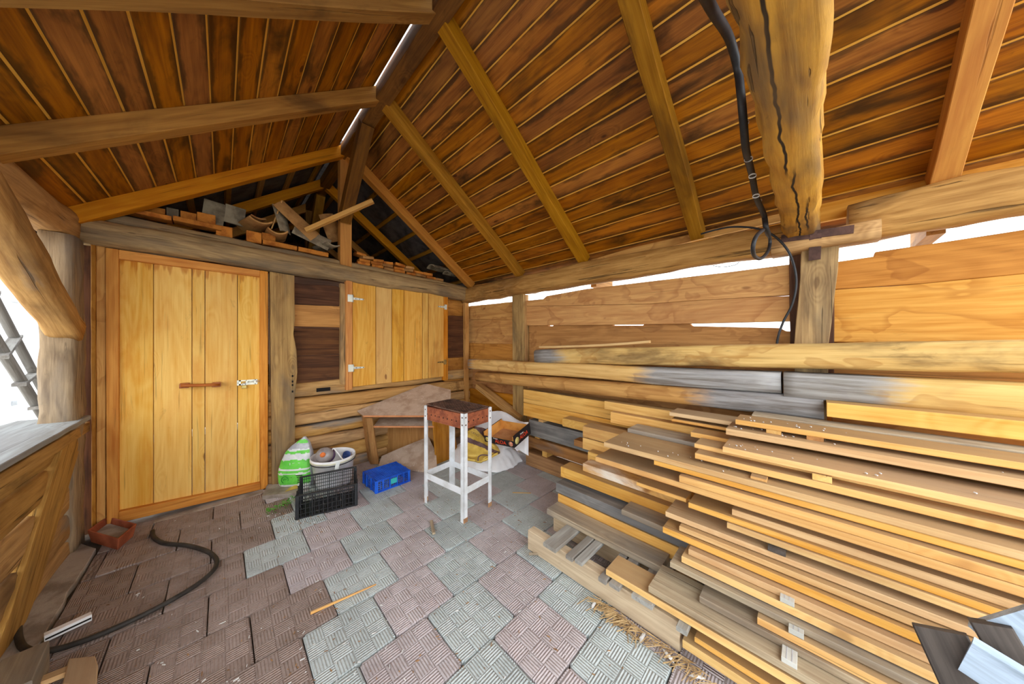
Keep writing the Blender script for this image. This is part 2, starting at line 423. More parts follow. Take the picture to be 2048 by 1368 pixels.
def tube(name, pts, r, mat, parent=None, n=8, sub=6, closed=False):
    """smooth round cable through pts"""
    pts = [Vector(p) for p in pts]; path = []
    for i in range(len(pts) - 1):
        p0, p1, p2, p3 = pts[max(0, i - 1)], pts[i], pts[i + 1], pts[min(len(pts) - 1, i + 2)]
        for k in range(sub):
            t = k / sub
            path.append(.5 * ((2 * p1) + (p2 - p0) * t + (2 * p0 - 5 * p1 + 4 * p2 - p3) * t * t + (3 * p1 - p0 - 3 * p2 + p3) * t ** 3))
    path.append(pts[-1])
    org = path[0].copy(); vs = []; fs = []
    nrm = None
    for i, p in enumerate(path):
        d = (path[min(i + 1, len(path) - 1)] - path[max(i - 1, 0)]).normalized()
        if nrm is None:
            nrm = d.orthogonal().normalized()
        nrm = (nrm - d * nrm.dot(d)).normalized(); bi = d.cross(nrm)
        rr = r(i / (len(path) - 1)) if callable(r) else r
        for k in range(n):
            t = 2 * math.pi * k / n
            vs.append(p - org + nrm * math.cos(t) * rr + bi * math.sin(t) * rr)
        if i:
            for k in range(n):
                fs.append(((i - 1) * n + k, (i - 1) * n + (k + 1) % n, i * n + (k + 1) % n, i * n + k))
    fs.append(tuple(range(n))); fs.append(tuple(range(len(vs) - n, len(vs))))
    return mesh(name, vs, fs, mat, parent, Matrix.Translation(org), smooth=True)


def lathe(name, prof, mat, parent=None, wm=None, n=32, sx=1., sy=1., smooth=True):
    vs = []; fs = []
    for (r, z) in prof:
        for k in range(n):
            t = 2 * math.pi * k / n
            vs.append((r * sx * math.cos(t), r * sy * math.sin(t), z))
    for i in range(len(prof) - 1):
        for k in range(n):
            k2 = (k + 1) % n
            fs.append((i * n + k, i * n + k2, (i + 1) * n + k2, (i + 1) * n + k))
    return mesh(name, vs, fs, mat, parent, wm, smooth=smooth)


def text(name, s, size, mat, parent, wm, ext=.0006):
    cu = bpy.data.curves.new(name + '_curve', 'FONT'); cu.body = s; cu.size = size; cu.extrude = ext; cu.align_x = 'CENTER'; cu.align_y = 'CENTER'
    tmp = bpy.data.objects.new('tmp_text', cu); COL.objects.link(tmp)
    bpy.context.view_layer.update()
    me = bpy.data.meshes.new_from_object(tmp.evaluated_get(bpy.context.evaluated_depsgraph_get()))
    bpy.data.objects.remove(tmp); bpy.data.curves.remove(cu)
    me.name = name; me.materials.clear(); me.materials.append(MATS[mat])
    o = bpy.data.objects.new(name, me)
    return put(o, wm, parent)


def lerp(a, b, t): return a + (b - a) * t

# ================================================================== THE SETTING
YB = 3.50      # back wall face
XR = 2.58      # right wall face
XL = -0.655    # parapet face
APX, APZ, TAN = .914, 3.268, .7325        # ridge of the rafter undersides
SL = math.atan(TAN); CS, SN = math.cos(SL), math.sin(SL)

# ---- yard outside
g = boxes('ground', [(-25, 25, -25, 25, -.3, -.14)], 'yard_concrete'); tag(g, kind='structure')

# ---- floor: paving tiles on a bed of soil
fl = boxes('floor', [(-1.3, 3.0, -2.2, 6.2, -.16, -.022)], 'soil'); tag(fl, kind='structure')
tiles = {}
PT = .306
for key in ('tile_grey', 'tile_pink', 'tile_brown'):
    bm = bmesh.new(); bmesh.ops.create_cube(bm, size=1)
    for v in bm.verts: v.co.x *= .3; v.co.y *= .3; v.co.z = (v.co.z - .5) * .035
    bmesh.ops.bevel(bm, geom=[e for e in bm.edges if abs(e.verts[0].co.z - e.verts[1].co.z) > .01], offset=.008, segments=2, affect='EDGES')
    bmesh.ops.bevel(bm, geom=[e for e in bm.edges if e.verts[0].co.z > -.001 and e.verts[1].co.z > -.001], offset=.003, segments=1, affect='EDGES')
    me = bpy.data.meshes.new('paving_tile'); bm.to_mesh(me); bm.free(); me.materials.append(MATS[key]); tiles[key] = me
rt = random.Random(3)
for r in range(-6, 8):
    y0 = 1.0 + r * PT
    base = .707 if r % 2 == 0 else .867
    even = (r % 4) in (0, 1)
    for i in range(-5, 7):
        x0 = base + i * PT
        if x0 + PT < -.56 or x0 > 2.45 or y0 + PT > 3.52: continue
        if x0 > 1.75 and y0 < 1.2: continue
        wL, wR = max(x0, -.565), x0 + PT
        grey = (i % 2 == 0) == even
        if x0 < .05: grey = False
        key = 'tile_grey' if grey else ('tile_brown' if x0 < .2 else 'tile_pink')
        o = bpy.data.objects.new('paving_tile', tiles[key])
        sx = (wR - wL - .005) / .3
        m = Matrix.Translation(((wL + wR) / 2, y0 + PT / 2, rt.uniform(-.004, .002))) @ Matrix.Rotation(rt.uniform(-.012, .012), 4, 'Z') @ Matrix.Rotation(rt.uniform(-.008, .008), 4, 'X') @ Matrix.Rotation(rt.uniform(-.008, .008), 4, 'Y') @ Matrix.Diagonal((sx, 1, 1, 1))
        put(o, m, fl)
prism('concrete_kerb', [(-.575, -.6, .006), (-.575, 3.2, .012), (-.72, 3.45, .01), (-.72, -.6, .006)], (0, 0, -.12), 'concrete', fl, jag=.012)
prism('door_step', [P(250, 1062, Z=.0), P(530, 985, Z=.0), P(524, 972, Z=.0), P(240, 1046, Z=.0)], (0, 0, -.05), 'concrete', fl, jag=.006)
prism('stone_slab', [P(524, 992, Z=.03), P(596, 985, Z=.03), P(604, 966, Z=.03), P(535, 968, Z=.03)], (0, 0, -.06), 'concrete', fl, jag=.012, step=.05)

# ---- back wall
wb = empty('wall_back', (1, YB, 0), kind='structure')
beam('plate_log', (-.72, 3.47, 2.092), (2.62, 3.47, 2.005), .17, .175, 'hewn_log', wb, seg=40, wob=.02, rnd=.25, rough=.012)
beam('upper_plate', (-.74, 3.57, 2.215), (2.6, 3.57, 2.095), .2, .085, 'hewn_log', wb, seg=30, wob=.012, rnd=.15, rough=.01)


def wallY(name, pts, mat, Y=YB, th=.04, grain=(1, 0, 0), jag=.004, parent=wb):
    return prism(name, onY(pts, Y), (0, th, 0), mat, parent, grain=grain, jag=jag)


V = (0, 0, 1)
# strips between corner post and door
wallY('cover_strip', [(181, 488), (191, 490), (191, 1062), (183, 1066)], 'wall_plank_deep', 3.47, .04, V, .002)
wallY('cover_strip', [(192, 490), (211, 494), (211, 1056), (193, 1062)], 'wall_plank', 3.485, .05, V, .002)
wallY('gap_blocker', [(160, 470), (215, 490), (215, 1060), (160, 1090)], 'dark_board', 3.56, .03, V, 0)
# big hewn post beside the door, with a split
wallY('wall_post', [(540, 543), (589, 551), (590, 640), (587, 668), (593, 700), (595, 745), (589, 800), (592, 962), (572, 966), (572, 955), (566, 957), (566, 968), (545, 974)], 'hewn_log', 3.43, .15, V, .004)
for py in (752, 763, 770, 783):
    q = P(585, py, Y=3.428)
    boxes('peg_hole', [(-.006, .006, -.004, .004, -.009, .009)], 'hole_black', wb, Matrix.Translation(q))
# boards between post and shutter
wallY('wall_plank', [(586, 566), (621, 569), (672, 572), (684, 577), (684, 612), (586, 607)], 'dark_board', 3.5)
wallY('wall_plank', [(586, 609), (684, 613), (684, 655), (583, 652)], 'wall_plank_deep', 3.485)
wallY('wall_plank', [(588, 657), (684, 658), (684, 707), (588, 712)], 'dark_board', 3.51)
wallY('wall_plank', [(588, 713), (684, 708), (684, 762), (588, 767)], 'dark_board', 3.508)
wallY('wall_stud', [(681, 566), (693, 568), (693, 770), (681, 768)], 'hewn_log', 3.46, .06, V)
# boards beyond the shutter
wallY('wall_plank', [(890, 574), (938, 588), (938, 634), (890, 633)], 'wall_plank_deep', 3.556)
wallY('wall_plank', [(890, 631), (932, 632), (932, 714), (890, 716)], 'dark_board', 3.51)
wallY('wall_plank', [(890, 709), (938, 708), (938, 760), (890, 768)], 'wall_plank_deep', 3.552)
wallY('corner_strip', [(930, 604), (938, 603), (938, 850), (931, 850)], 'wall_plank', 3.46, .05, V, .002)
# hewn logs under the shutter
rows = [766, 795, 826, 852, 878, 905, 936, 966, 985]
VPX = 1615


def yat(y0, px): return 684 + (y0 - 684) * (VPX - px) / (VPX - 602)


for i in range(len(rows) - 1):
    p0, p1 = P(598, yat(rows[i], 598), Y=YB), P(938, yat(rows[i], 938), Y=YB)
    q0 = P(598, yat(rows[i + 1], 598), Y=YB)
    hgt = p0.z - q0.z
    zc = p0.z - hgt / 2
    beam('wall_log', (.30, YB + .05, zc), (2.75, YB + .05, zc + random.uniform(-.008, .008)), .13, hgt - .004, 'log', wb, seg=24, wob=.014, rnd=.12, rough=.008)
boxes('gap_blocker', [(.25, 2.7, 3.64, 3.67, -.05, 1.12)], 'dark_board', wb)  # added dark board behind the logs, blocks daylight in the gaps between them
boxes('mortise', [(-.06, .06, -.006, .02, -.018, .018)], 'hole_black', wb, Matrix.Translation(P(647, 779, Y=3.478)))
# knee brace standing in the corner
beam('corner_brace', P(957, 772, X=2.5), P(1042, 838, X=2.5), .07, .1, 'log', wb, up=(1, 0, 0), seg=6, wob=.006)

# ---- door
d1 = empty('door_1', P(375, 1010, Y=YB), kind='structure')
DT = lambda px: lerp(495, 543, (px - 211) / 325)     # top of frame
DB = lambda px: lerp(1052, 976, (px - 213) / 323)    # foot of frame
prism('door_frame', onY([(211, DT(211)), (237, DT(237)), (237, DB(237)), (213, DB(213))], 3.46), (0, .09, 0), 'frame_pine', d1, grain=V)
prism('door_frame', onY([(520, DT(520)), (536, DT(536)), (536, DB(536)), (521, DB(521))], 3.46), (0, .09, 0), 'frame_pine', d1, grain=V)
prism('door_frame', onY([(237, DT(237)), (520, DT(520)), (520, DT(520) + 13), (237, DT(237) + 19)], 3.465), (0, .08, 0), 'frame_pine', d1, grain=(1, 0, 0))
prism('bottom_rail', onY([(237, DB(237) - 22), (521, DB(521) - 14), (521, DB(521)), (237, DB(237))], 3.455), (0, .09, 0), 'frame_pine', d1, grain=(1, 0, 0))
bd = [237, 307, 384, 410, 475, 520.5]
for a, b in zip(bd, bd[1:]):
    prism('door_plank', onY([(a + .7, DT(a) + 15), (b - .7, DT(b) + 9), (b - .7, DB(b) - 8), (a + .7, DB(a) - 12)], 3.495), (0, .03, 0), 'door_pine', d1, grain=V, bev=.002)
h0, h1 = P(362, 771, Y=3.44), P(440, 769, Y=3.44)
hd = empty('door_handle', (h0 + h1) / 2, parent=d1)
beam('handle_bar', h0 + Vector((0, -.02, 0)), h1 + Vector((0, -.02, 0)), .028, .024, 'handle_wood', hd, rnd=.9, seg=4)
for q in (P(369, 771, Y=3.455), P(433, 769, Y=3.455)):
    boxes('handle_block', [(-.026, .026, -.035, .036, -.018, .018)], 'handle_wood', hd, Matrix.Translation(q), bev=.003)
    for dx in (-.011, .011):
        for dz in (-.008, .008):
            boxes('screw_head', [(-.0025, .0025, -.037, -.034, -.0025, .0025)], 'hole_black', hd, Matrix.Translation(q + Vector((dx, 0, dz))))
lc = P(497, 764, Y=3.493)
lt = empty('door_latch', lc, parent=d1)
boxes('latch_plate', [(-.062, .06, -.004, .001, .010, .020), (-.062, .06, -.004, .001, -.024, -.012), (-.075, -.05, -.004, .001, -.024, .020), (-.005, .06, -.0035, .001, -.024, .02)], 'zinc', lt, Matrix.Translation(lc))
beam('latch_bolt', lc + Vector((-.02, -.012, 0)), lc + Vector((.085, -.012, .004)), .012, .012, 'zinc', lt, rnd=1)
for dx in (-.012, .042): boxes('latch_staple', [(dx - .006, dx + .006, -.021, 0, -.012, .014)], 'zinc', lt, Matrix.Translation(lc))
for dx, dz in ((-.068, -.006), (-.068, .006), (-.015, .016), (.045, .018), (.045, -.02)):
    boxes('latch_screw', [(dx - .003, dx + .003, -.0055, 0, dz - .003, dz + .003)], 'hole_black', lt, Matrix.Translation(lc))
pl = lc + Vector((-.03, -.016, -.038))
pd = empty('padlock', pl, 'small brass padlock hanging on the bolt of the plank door', 'padlock')
boxes('lock_body', [(-.016, .016, -.006, .006, -.013, .013)], 'brass', pd, Matrix.Translation(pl), bev=.002)
tube('shackle', [pl + Vector(v) for v in ((-.010, 0, .012), (-.010, 0, .026), (0, 0, .036), (.010, 0, .026), (.010, 0, .012))], .0025, 'steel', pd)

# ---- shuttered window
w1 = empty('window_1', P(795, 760, Y=3.46), kind='structure')
ST = lambda px: lerp(550, 581, (px - 692) / 203)
SB = lambda px: lerp(774, 753, (px - 705) / 184)
prism('shutter_frame', onY([(692, 549), (705, 552), (705, 779), (693, 781)], 3.425), (0, .06, 0), 'frame_pine', w1, grain=V)
prism('shutter_frame', onY([(888, 579), (896, 580), (896, 760), (888, 761)], 3.425), (0, .06, 0), 'frame_pine', w1, grain=V)
prism('shutter_frame', onY([(705, 552), (888, 579), (888, 586), (705, 562)], 3.425), (0, .06, 0), 'frame_pine', w1, grain=(1, 0, 0))
bs_ = [705, 752, 784, 808, 845, 857, 888]
for a, b in zip(bs_, bs_[1:]):
    prism('shutter_plank', onY([(a + .5, ST(a) + 10), (b - .5, ST(b) + 5), (b - .5, SB(b)), (a + .5, SB(a))], 3.437), (0, .03, 0), 'shutter_pine', w1, grain=V, bev=.003)
for (qx, qy, s, mt) in ((706, 597, 1, 'zinc'), (707, 736, 1, 'zinc'), (889, 614, -1, 'zinc'), (888, 724, -1, 'zinc_yellow')):
    q = P(qx, qy, Y=3.424); k = 1.0 if s > 0 else .85
    hg = empty('hinge', q, parent=w1)
    boxes('hinge_leaf', [(-s * .052 * k if s > 0 else 0, 0 if s > 0 else .036, -.004, .002, -.038 * k, .038 * k)], mt, hg, Matrix.Translation(q))
    vs = [(0, 0, -.013), (s * .1 * k, 0, -.008), (s * .115 * k, 0, 0), (s * .1 * k, 0, .008), (0, 0, .013)]
    prism('hinge_strap', [q + Vector(v) for v in vs], (0, .012, 0), mt, hg, bev=0)
    beam('hinge_pin', q + Vector((0, -.003, -.04 * k)), q + Vector((0, -.003, .04 * k)), .01, .01, mt, hg, rnd=1)
    for f_ in (.25, .6, .92):
        boxes('screw_head', [(s * f_ * .11 * k - .004, s * f_ * .11 * k + .004, -.0015, 0, -.004, .004)], 'hole_black', hg, Matrix.Translation(q))

# ---- right wall
wr = empty('wall_right', (XR, 1, 0), kind='structure')
beam('plate_log', (2.53, 3.52, 1.99), (2.53, .02, 1.972), .17, .2, 'log', wr, seg=46, wob=.024, rnd=.3, rough=.012, bow=.02)
beam('plate_log', (2.53, -.16, 1.995), (2.53, -1.6, 2.0), .17, .22, 'log', wr, seg=24, wob=.015, rnd=.25, rough=.012)
beam('splice_block', (2.5, .16, 1.925), (2.5, -.27, 1.925), .16, .11, 'log', wr, seg=8, wob=.008, rnd=.1, rough=.006)


def wallX(name, pts, mat, X=XR, th=.045, grain=(0, 1, 0), jag=.005, parent=wr):
    return prism(name, onX(pts, X), (th, 0, 0), mat, parent, grain=grain, jag=jag)


# first bay
wallX('wall_plank', [(922, 614), (1030, 603), (1030, 640), (922, 638)], 'wall_plank')
wallX('wall_plank', [(922, 634), (1030, 636), (1030, 692), (922, 688)], 'wall_plank', XR + .05)
wallX('wall_plank', [(922, 686), (1030, 688), (1030, 734), (922, 728)], 'wall_plank_deep')
wallX('wall_plank', [(922, 724), (1030, 728), (1030, 796), (922, 780)], 'wall_plank_deep', XR + .05)
wallX('wall_plank', [(922, 774), (1030, 791), (1030, 853), (922, 824)], 'wall_plank_deep')
wallX('wall_plank', [(922, 820), (1030, 848), (1030, 905), (922, 862)], 'wall_plank_deep', XR + .05)
wallX('wall_post', [(1024, 590), (1046, 588), (1047, 900), (1026, 890)], 'hewn_log', 2.52, .1, V, .003)
wallX('cover_strip', [(1046, 590), (1050, 590), (1050, 905), (1047, 905)], 'log', 2.55, .05, V, .002)
# second bay
wallX('wall_plank', [(1045, 602), (1086, 598), (1093, 592), (1171, 578), (1305, 562), (1450, 545), (1600, 526), (1600, 589), (1500, 594.4), (1380, 601.5), (1300, 607.5), (1160, 610.5), (1045, 612.5)], 'wall_plank', jag=0)
wallX('wall_plank', [(1045, 613), (1160, 611), (1300, 608), (1380, 602), (1500, 595), (1600, 591), (1600, 642), (1400, 647), (1200, 650), (1045, 651)], 'wall_plank', jag=0)
wallX('wall_plank', [(1045, 646), (1095, 646), (1096, 652), (1106, 652), (1107, 646), (1222, 645), (1226, 651), (1286, 651), (1290, 645), (1378, 644), (1384, 652), (1560, 656), (1572, 662), (1600, 664), (1600, 740), (1045, 730)], 'wall_plank_deep', XR + .05, jag=0)
wallX('wall_plank', [(1045, 728), (1600, 737), (1600, 852), (1045, 802)], 'wall_plank_deep', XR + .012)
wallX('wall_plank', [(1045, 801), (1600, 851), (1600, 1000), (1045, 900)], 'wall_plank_deep', XR + .006)
wallX('wall_stud', [(1578, 508), (1604, 505), (1600, 690), (1580, 690)], 'dark_board', 2.56, .07, V, .002)
# tapered main post
wallX('wall_post', [(1603, 492), (1640, 489), (1679, 486), (1676, 540), (1668, 600), (1664, 640), (1657, 690), (1650, 1050), (1590, 1050), (1588, 690), (1592, 640), (1600, 560)], 'hewn_log', 2.47, .14, V, .004)
wallX('wall_stud', [(1650, 580), (1669, 575), (1668, 800), (1650, 800)], 'dark_board', 2.57, .06, V, .002)
# third bay
wallX('wall_plank', [(1664, 525), (1740, 514), (1748, 513), (1750, 504), (1900, 482), (2120, 448), (2120, 540.5), (1850, 566.5), (1664, 579)], 'wall_plank_deep', jag=.0015)
wallX('wall_plank', [(1664, 580), (1850, 567), (2120, 541), (2120, 690), (1664, 684)], 'wall_plank', jag=.004)
wallX('wall_plank', [(1664, 678), (2120, 684), (2120, 860), (1664, 815)], 'wall_plank_deep', XR + .05)
wallX('wall_plank', [(1560, 690), (1700, 692), (1700, 1070), (1560, 1000)], 'wall_plank_deep', XR + .1)
wallX('wall_plank', [(1664, 812), (2120, 858), (2120, 1240), (1664, 1040)], 'wall_plank_deep', XR + .004)
# short tails of the outer roof showing in the gap
for px in (1187, 1872):
    q = P(px, 572 if px < 1500 else 465, X=2.66)
    boxes('rafter_tail', [(0, .35, -.03, .03, -.01, .12)], 'rafter_wood', wr, Matrix.Translation(q))

# iron strap on the splice
ip = P(1632, 467, X=2.4)
st = empty('iron_strap', ip, parent=wr)
beam('strap_arm', P(1562, 478, X=2.42), P(1708, 458, X=2.42), .006, .045, 'iron', st, c=.001)
beam('strap_leg', P(1631, 468, X=2.415), P(1629, 520, X=2.455), .05, .006, 'iron', st, up=(1, 0, 0), c=.001)

# ---- parapet on the open side
wl = empty('wall_left', (XL, 2.5, 0), kind='structure')
prism('sill_board', [(-.635, -.6, .835), (-.635, 3.42, .835), (-.9, 3.42, .845), (-1.02, 2.6, .845), (-1.02, -.6, .845)], (0, 0, -.03), 'grey_sill', wl, grain=(0, 1, 0), jag=.003)
zr = [.80, .63, .46, .27, .10, -.02]
for i in range(5):
    beam('parapet_plank', (XL - .05, -.5, (zr[i] + zr[i + 1]) / 2 + .02), (XL - .05, 3.4, (zr[i] + zr[i + 1]) / 2), .06, zr[i] - zr[i + 1] - .012, 'parapet_wood', wl, seg=26, wob=.012, rnd=.1, rough=.006)
prism('parapet_brace', onX([(133, 872), (158, 862), (163, 885), (78, 1180), (30, 1300), (-20, 1330), (20, 1230)], XL - .005), (-.06, 0, 0), 'parapet_wood', wl, grain=P(30, 1300, X=XL) - P(150, 870, X=XL), jag=.006)
prism('parapet_rail', onX([(-60, 985), (180, 843), (180, 862), (-60, 1022)], XL), (-.05, 0, 0), 'parapet_wood', wl, grain=(0, 1, 0), jag=.005)
beam('corner_post', (-.725, 3.35, -.02), (-.725, 3.33, 2.0), .24, .13, 'grey_post', wl, up=(1, 0, 0), seg=26, wob=.016, rnd=.12, rough=.012)
beam('plate_log', (-.75, 3.45, 2.09), (-.74, -1.6, 2.05), .17, .2, 'log', wl, seg=40, wob=.03, rnd=.4, rough=.012)
beam('knee_brace', (-.7, 3.3, 1.40), (-.72, 2.2, 2.06), .13, .15, 'log', wl, seg=14, wob=.015, rnd=.12, rough=.008)
beam('corner_post', (-.75, -.95, -.1), (-.75, -.95, 2.0), .16, .16, 'grey_post', wl, up=(1, 0, 0), seg=10, wob=.01, rnd=.12)
beam('corner_post', (2.53, -1.5, -.1), (2.53, -1.5, 1.92), .16, .16, 'grey_post', wr, up=(1, 0, 0), seg=10, wob=.01, rnd=.12)

# ---- roof seen from below
ce = empty('ceiling', (APX, 1, APZ), kind='structure')
Y0, Y1 = -.95, 3.47
for s in (1, -1):
    nrm = Vector((s * SN, 0, CS)); dn = Vector((s * CS, 0, -SN))
    apex = Vector((APX, 0, APZ)) + Vector((0, 0, .1 / CS))

    def slp(u, off, y): return Vector((apex.x, y, apex.z)) + dn * u + nrm * off
    u0 = .055 if s > 0 else .079
    ud = 2.36
    beam('roof_deck', slp((u0 + ud) / 2, .013, Y0), slp((u0 + ud) / 2, .013, Y1), ud - u0, .016, 'roof_deck', ce, up=nrm, c=.001)
    beam('roof_cover', slp((u0 + ud) / 2, .045, Y0), slp((u0 + ud) / 2, .045, 7.2), ud - u0, .03, 'membrane', ce, up=nrm, c=.001)
    wb_ = .1235
    for i in range(18):
        a_ = u0 + i * wb_
        beam('roof_board', slp(a_ + wb_ / 2, .0022, Y0), slp(a_ + wb_ / 2, .0022, Y1), wb_ - .0085 - random.uniform(0, .004), .0055, 'roof_board', ce, up=nrm, c=.002, seg=1)
    for j, y in enumerate((-.45, .60, 1.57, 2.44, 3.42)):
        mt = 'rafter_new' if (y > 3 or (s > 0 and y == -.45)) else 'rafter_wood'
        ue = 2.06 if s > 0 else 2.1
        beam('rafter', slp(.065, -.049, y), slp(ue, -.049, y - .02), .088, .1, mt, ce, up=nrm, seg=12, wob=.006)
    for y in (4.3, 5.2, 6.1):
        beam('attic_rafter', slp(.065, -.05, y), slp(2.1, -.05, y), .075, .1, 'rafter_new', ce, up=nrm)
    for i in range(7):
        beam('lath', slp(.18 + i * .3, .012, 3.49), slp(.18 + i * .3, .012, 7.1), .045, .03, 'rafter_wood', ce, up=nrm)
RX = .914
boxes('ridge_cap', [(RX - .16, RX + .16, 3.47, 7.2, 3.43, 3.47)], 'membrane', ce)
beam('ridge_beam', (RX, -.9, 3.305), (RX, 2.92, 3.305), .108, .115, 'ridge_wood', ce, seg=20, wob=.004)
beam('ridge_beam', (RX, 2.925, 3.315), (RX, 7.1, 3.315), .1, .11, 'ridge_wood', ce)
beam('king_post', (RX + .02, 3.5, 2.13), (RX + .02, 3.5, 3.26), .1, .11, 'rafter_new', ce, up=(1, 0, 0))
beam('ridge_strut', (RX + .005, 3.46, 2.62), (RX - .005, 2.75, 3.27), .105, .11, 'ridge_wood', ce, up=(0, 1, 0), seg=4, wob=.004)
beam('king_post', (RX, 5.2, 2.1), (RX, 5.2, 3.26), .1, .1, 'rafter_wood', ce, up=(1, 0, 0))
beam('ridge_strut', (RX, 5.1, 2.62), (RX, 4.5, 3.27), .1, .1, 'rafter_wood', ce, up=(0, 1, 0))
# closed loft beyond the plate
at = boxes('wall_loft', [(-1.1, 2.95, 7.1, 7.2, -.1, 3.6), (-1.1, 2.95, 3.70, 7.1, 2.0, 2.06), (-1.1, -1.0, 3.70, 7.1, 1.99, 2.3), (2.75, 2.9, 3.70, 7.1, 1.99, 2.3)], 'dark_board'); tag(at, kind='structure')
# eave boards closing the roof edge above the plates
prism('eave_board', onX([(940, 581), (1180, 533), (1400, 478), (1570, 440), (1570, 415), (1400, 455), (1180, 520), (1030, 556), (940, 572)], 2.585), (.03, 0, 0), 'wall_plank', ce, grain=(0, 1, 0))
prism('eave_board', [(2.585, .0, 2.06), (2.585, -1.6, 2.06), (2.585, -1.6, 2.21), (2.585, .0, 2.21)], (.03, 0, 0), 'wall_plank', ce, grain=(0, 1, 0))
prism('eave_board', [(-.80, -1.6, 2.12), (-.80, 3.4, 2.12), (-.80, 3.4, 2.2), (-.80, -1.6, 2.2)], (-.03, 0, 0), 'rafter_new', ce, grain=(0, 1, 0))
# hewn tie beam crossing overhead
beam('tie_beam', (2.56, .03, 2.055), (-.8, .05, 2.11), .155, .2, 'tie_wood', ce, seg=60, wob=.014, rnd=.18, rough=.014)

# ================================================================== THINGS
ORD = ['first', 'second', 'third', 'fourth', 'fifth', 'sixth', 'seventh', 'eighth', 'ninth', 'tenth', 'eleventh', 'twelfth', 'thirteenth', 'fourteenth', 'fifteenth', 'sixteenth', 'seventeenth', 'eighteenth', 'nineteenth', 'twentieth', 'twenty-first', 'twenty-second', 'twenty-third', 'twenty-fourth']


def board(ex, ey, X, w, th, mat, label, name='sawn_board', yend=-1.3, pxend=None, cat='board', group=None, seg=1, wob=0., skew=0., roll=0.):
    e = P(ex, ey, X=X)
    if pxend is not None:
        s = (ey - 684) / (ex - 445.6)
        yend = P(pxend, 684 + s * (pxend - 445.6), X=X).y
    a = Vector((X + w / 2, e.y, e.z - th / 2)); b = Vector((X + w / 2 + skew, yend, e.z - th / 2))
    o = beam(name, a, b, w, th, mat, None, seg=seg, wob=wob)
    return tag(o, label, cat, group)


GB = 'sawn boards stacked in the front of the lumber pile'
front = [  # bottom to top: end pixel, face X, width, thickness, wood, look
    ('F4', 1365, 1280, 1.38, .20, .034, 'board_pale'), ('F5', 1389, 1274, 1.395, .16, .022, 'board_orange'),
    ('F1', 1212, 1138, 1.38, .14, .030, 'board_pale'), ('F2', 1297, 1172, 1.385, .185, .028, 'board_weathered'),
    ('F3', 1399, 1193, 1.45, .15, .027, 'board_weathered'), ('Z1', 1514.6, 1234.7, 1.462, .16, .028, 'board_orange'),
    ('G1', 1340, 1124, 1.49, .16, .025, 'board_weathered'), ('G2', 1363, 1112, 1.52, .14, .030, 'board_pale'),
    ('G3', 1377, 1098, 1.55, .14, .027, 'board_pink'), ('H1', 1325.6, 1054, 1.58, .17, .030, 'board_orange'),
    ('H2', 1358.5, 1052, 1.60, .17, .024, 'board_pink'), ('H3', 1331, 1023.5, 1.63, .17, .025, 'board_pink'),
    ('X1', 1454, 1045, 1.65, .17, .026, 'board_pale'), ('H4', 1377, 1005, 1.66, .17, .026, 'board_orange'),
    ('W1', 1464, 1018, 1.68, .17, .028, 'board_pink'), ('L2', 1191, 913, 1.66, .25, .030, 'board_orange'),
    ('M3', 1358.5, 951, 1.66, .24, .033, 'board_orange'), ('M2', 1308, 920, 1.69, .2, .027, 'board_orange'),
    ('M1', 1208, 884, 1.68, .30, .028, 'board_pink'), ('O1', 1390, 906, 1.74, .22, .029, 'board_orange'),
    ('O2', 1389, 887, 1.82, .14, .023, 'board_orange'), ('S2', 1445.5, 893, 1.76, .21, .029, 'board_orange'),
    ('S1', 1452, 857, 1.90, .19, .032, 'board_pink'), ('R1', 1471, 839, 1.95, .16, .026, 'board_orange')]
looks = {'board_pale': 'pale sawn board', 'board_orange': 'orange-yellow sawn board', 'board_weathered': 'greyed weathered board', 'board_pink': 'pinkish brown sawn board'}
for i, (k, ex, ey, X, w, th, mt) in enumerate(front):
    n = len(front)
    if i < n / 2: lab = f"{looks[mt]} low in the front lumber pile, {ORD[i]} layer up from the floor"
    else: lab = f"{looks[mt]} high in the front lumber pile, {ORD[n - 1 - i]} layer down from the top"
    board(ex, ey, X, w, th, mt, lab, group=GB, seg=10, wob=.0012, yend=-1.3 - .02 * (i % 4))
GT = 'square timbers stacked by the plank wall'
for i, (ey, h, mt, ex, lk) in enumerate(((778, .143, 'timber_orange', 1047, 'clean orange'), (805, .14, 'timber_orange', 1047, 'orange'), (839, .165, 'timber_grey', 1058, 'dark grey weathered'), (873, .105, 'timber_brown', 1057, 'reddish brown'), (902, .146, 'timber_brown', 1052, 'rough brown'))):
    board(ex, ey, 2.34, .12, h, mt, f"{lk} square timber, {ORD[i]} down in the stack beside the white tarpaulin", 'square_timber', -.9 - .04 * i, cat='timber', group=GT, seg=8, wob=.003)
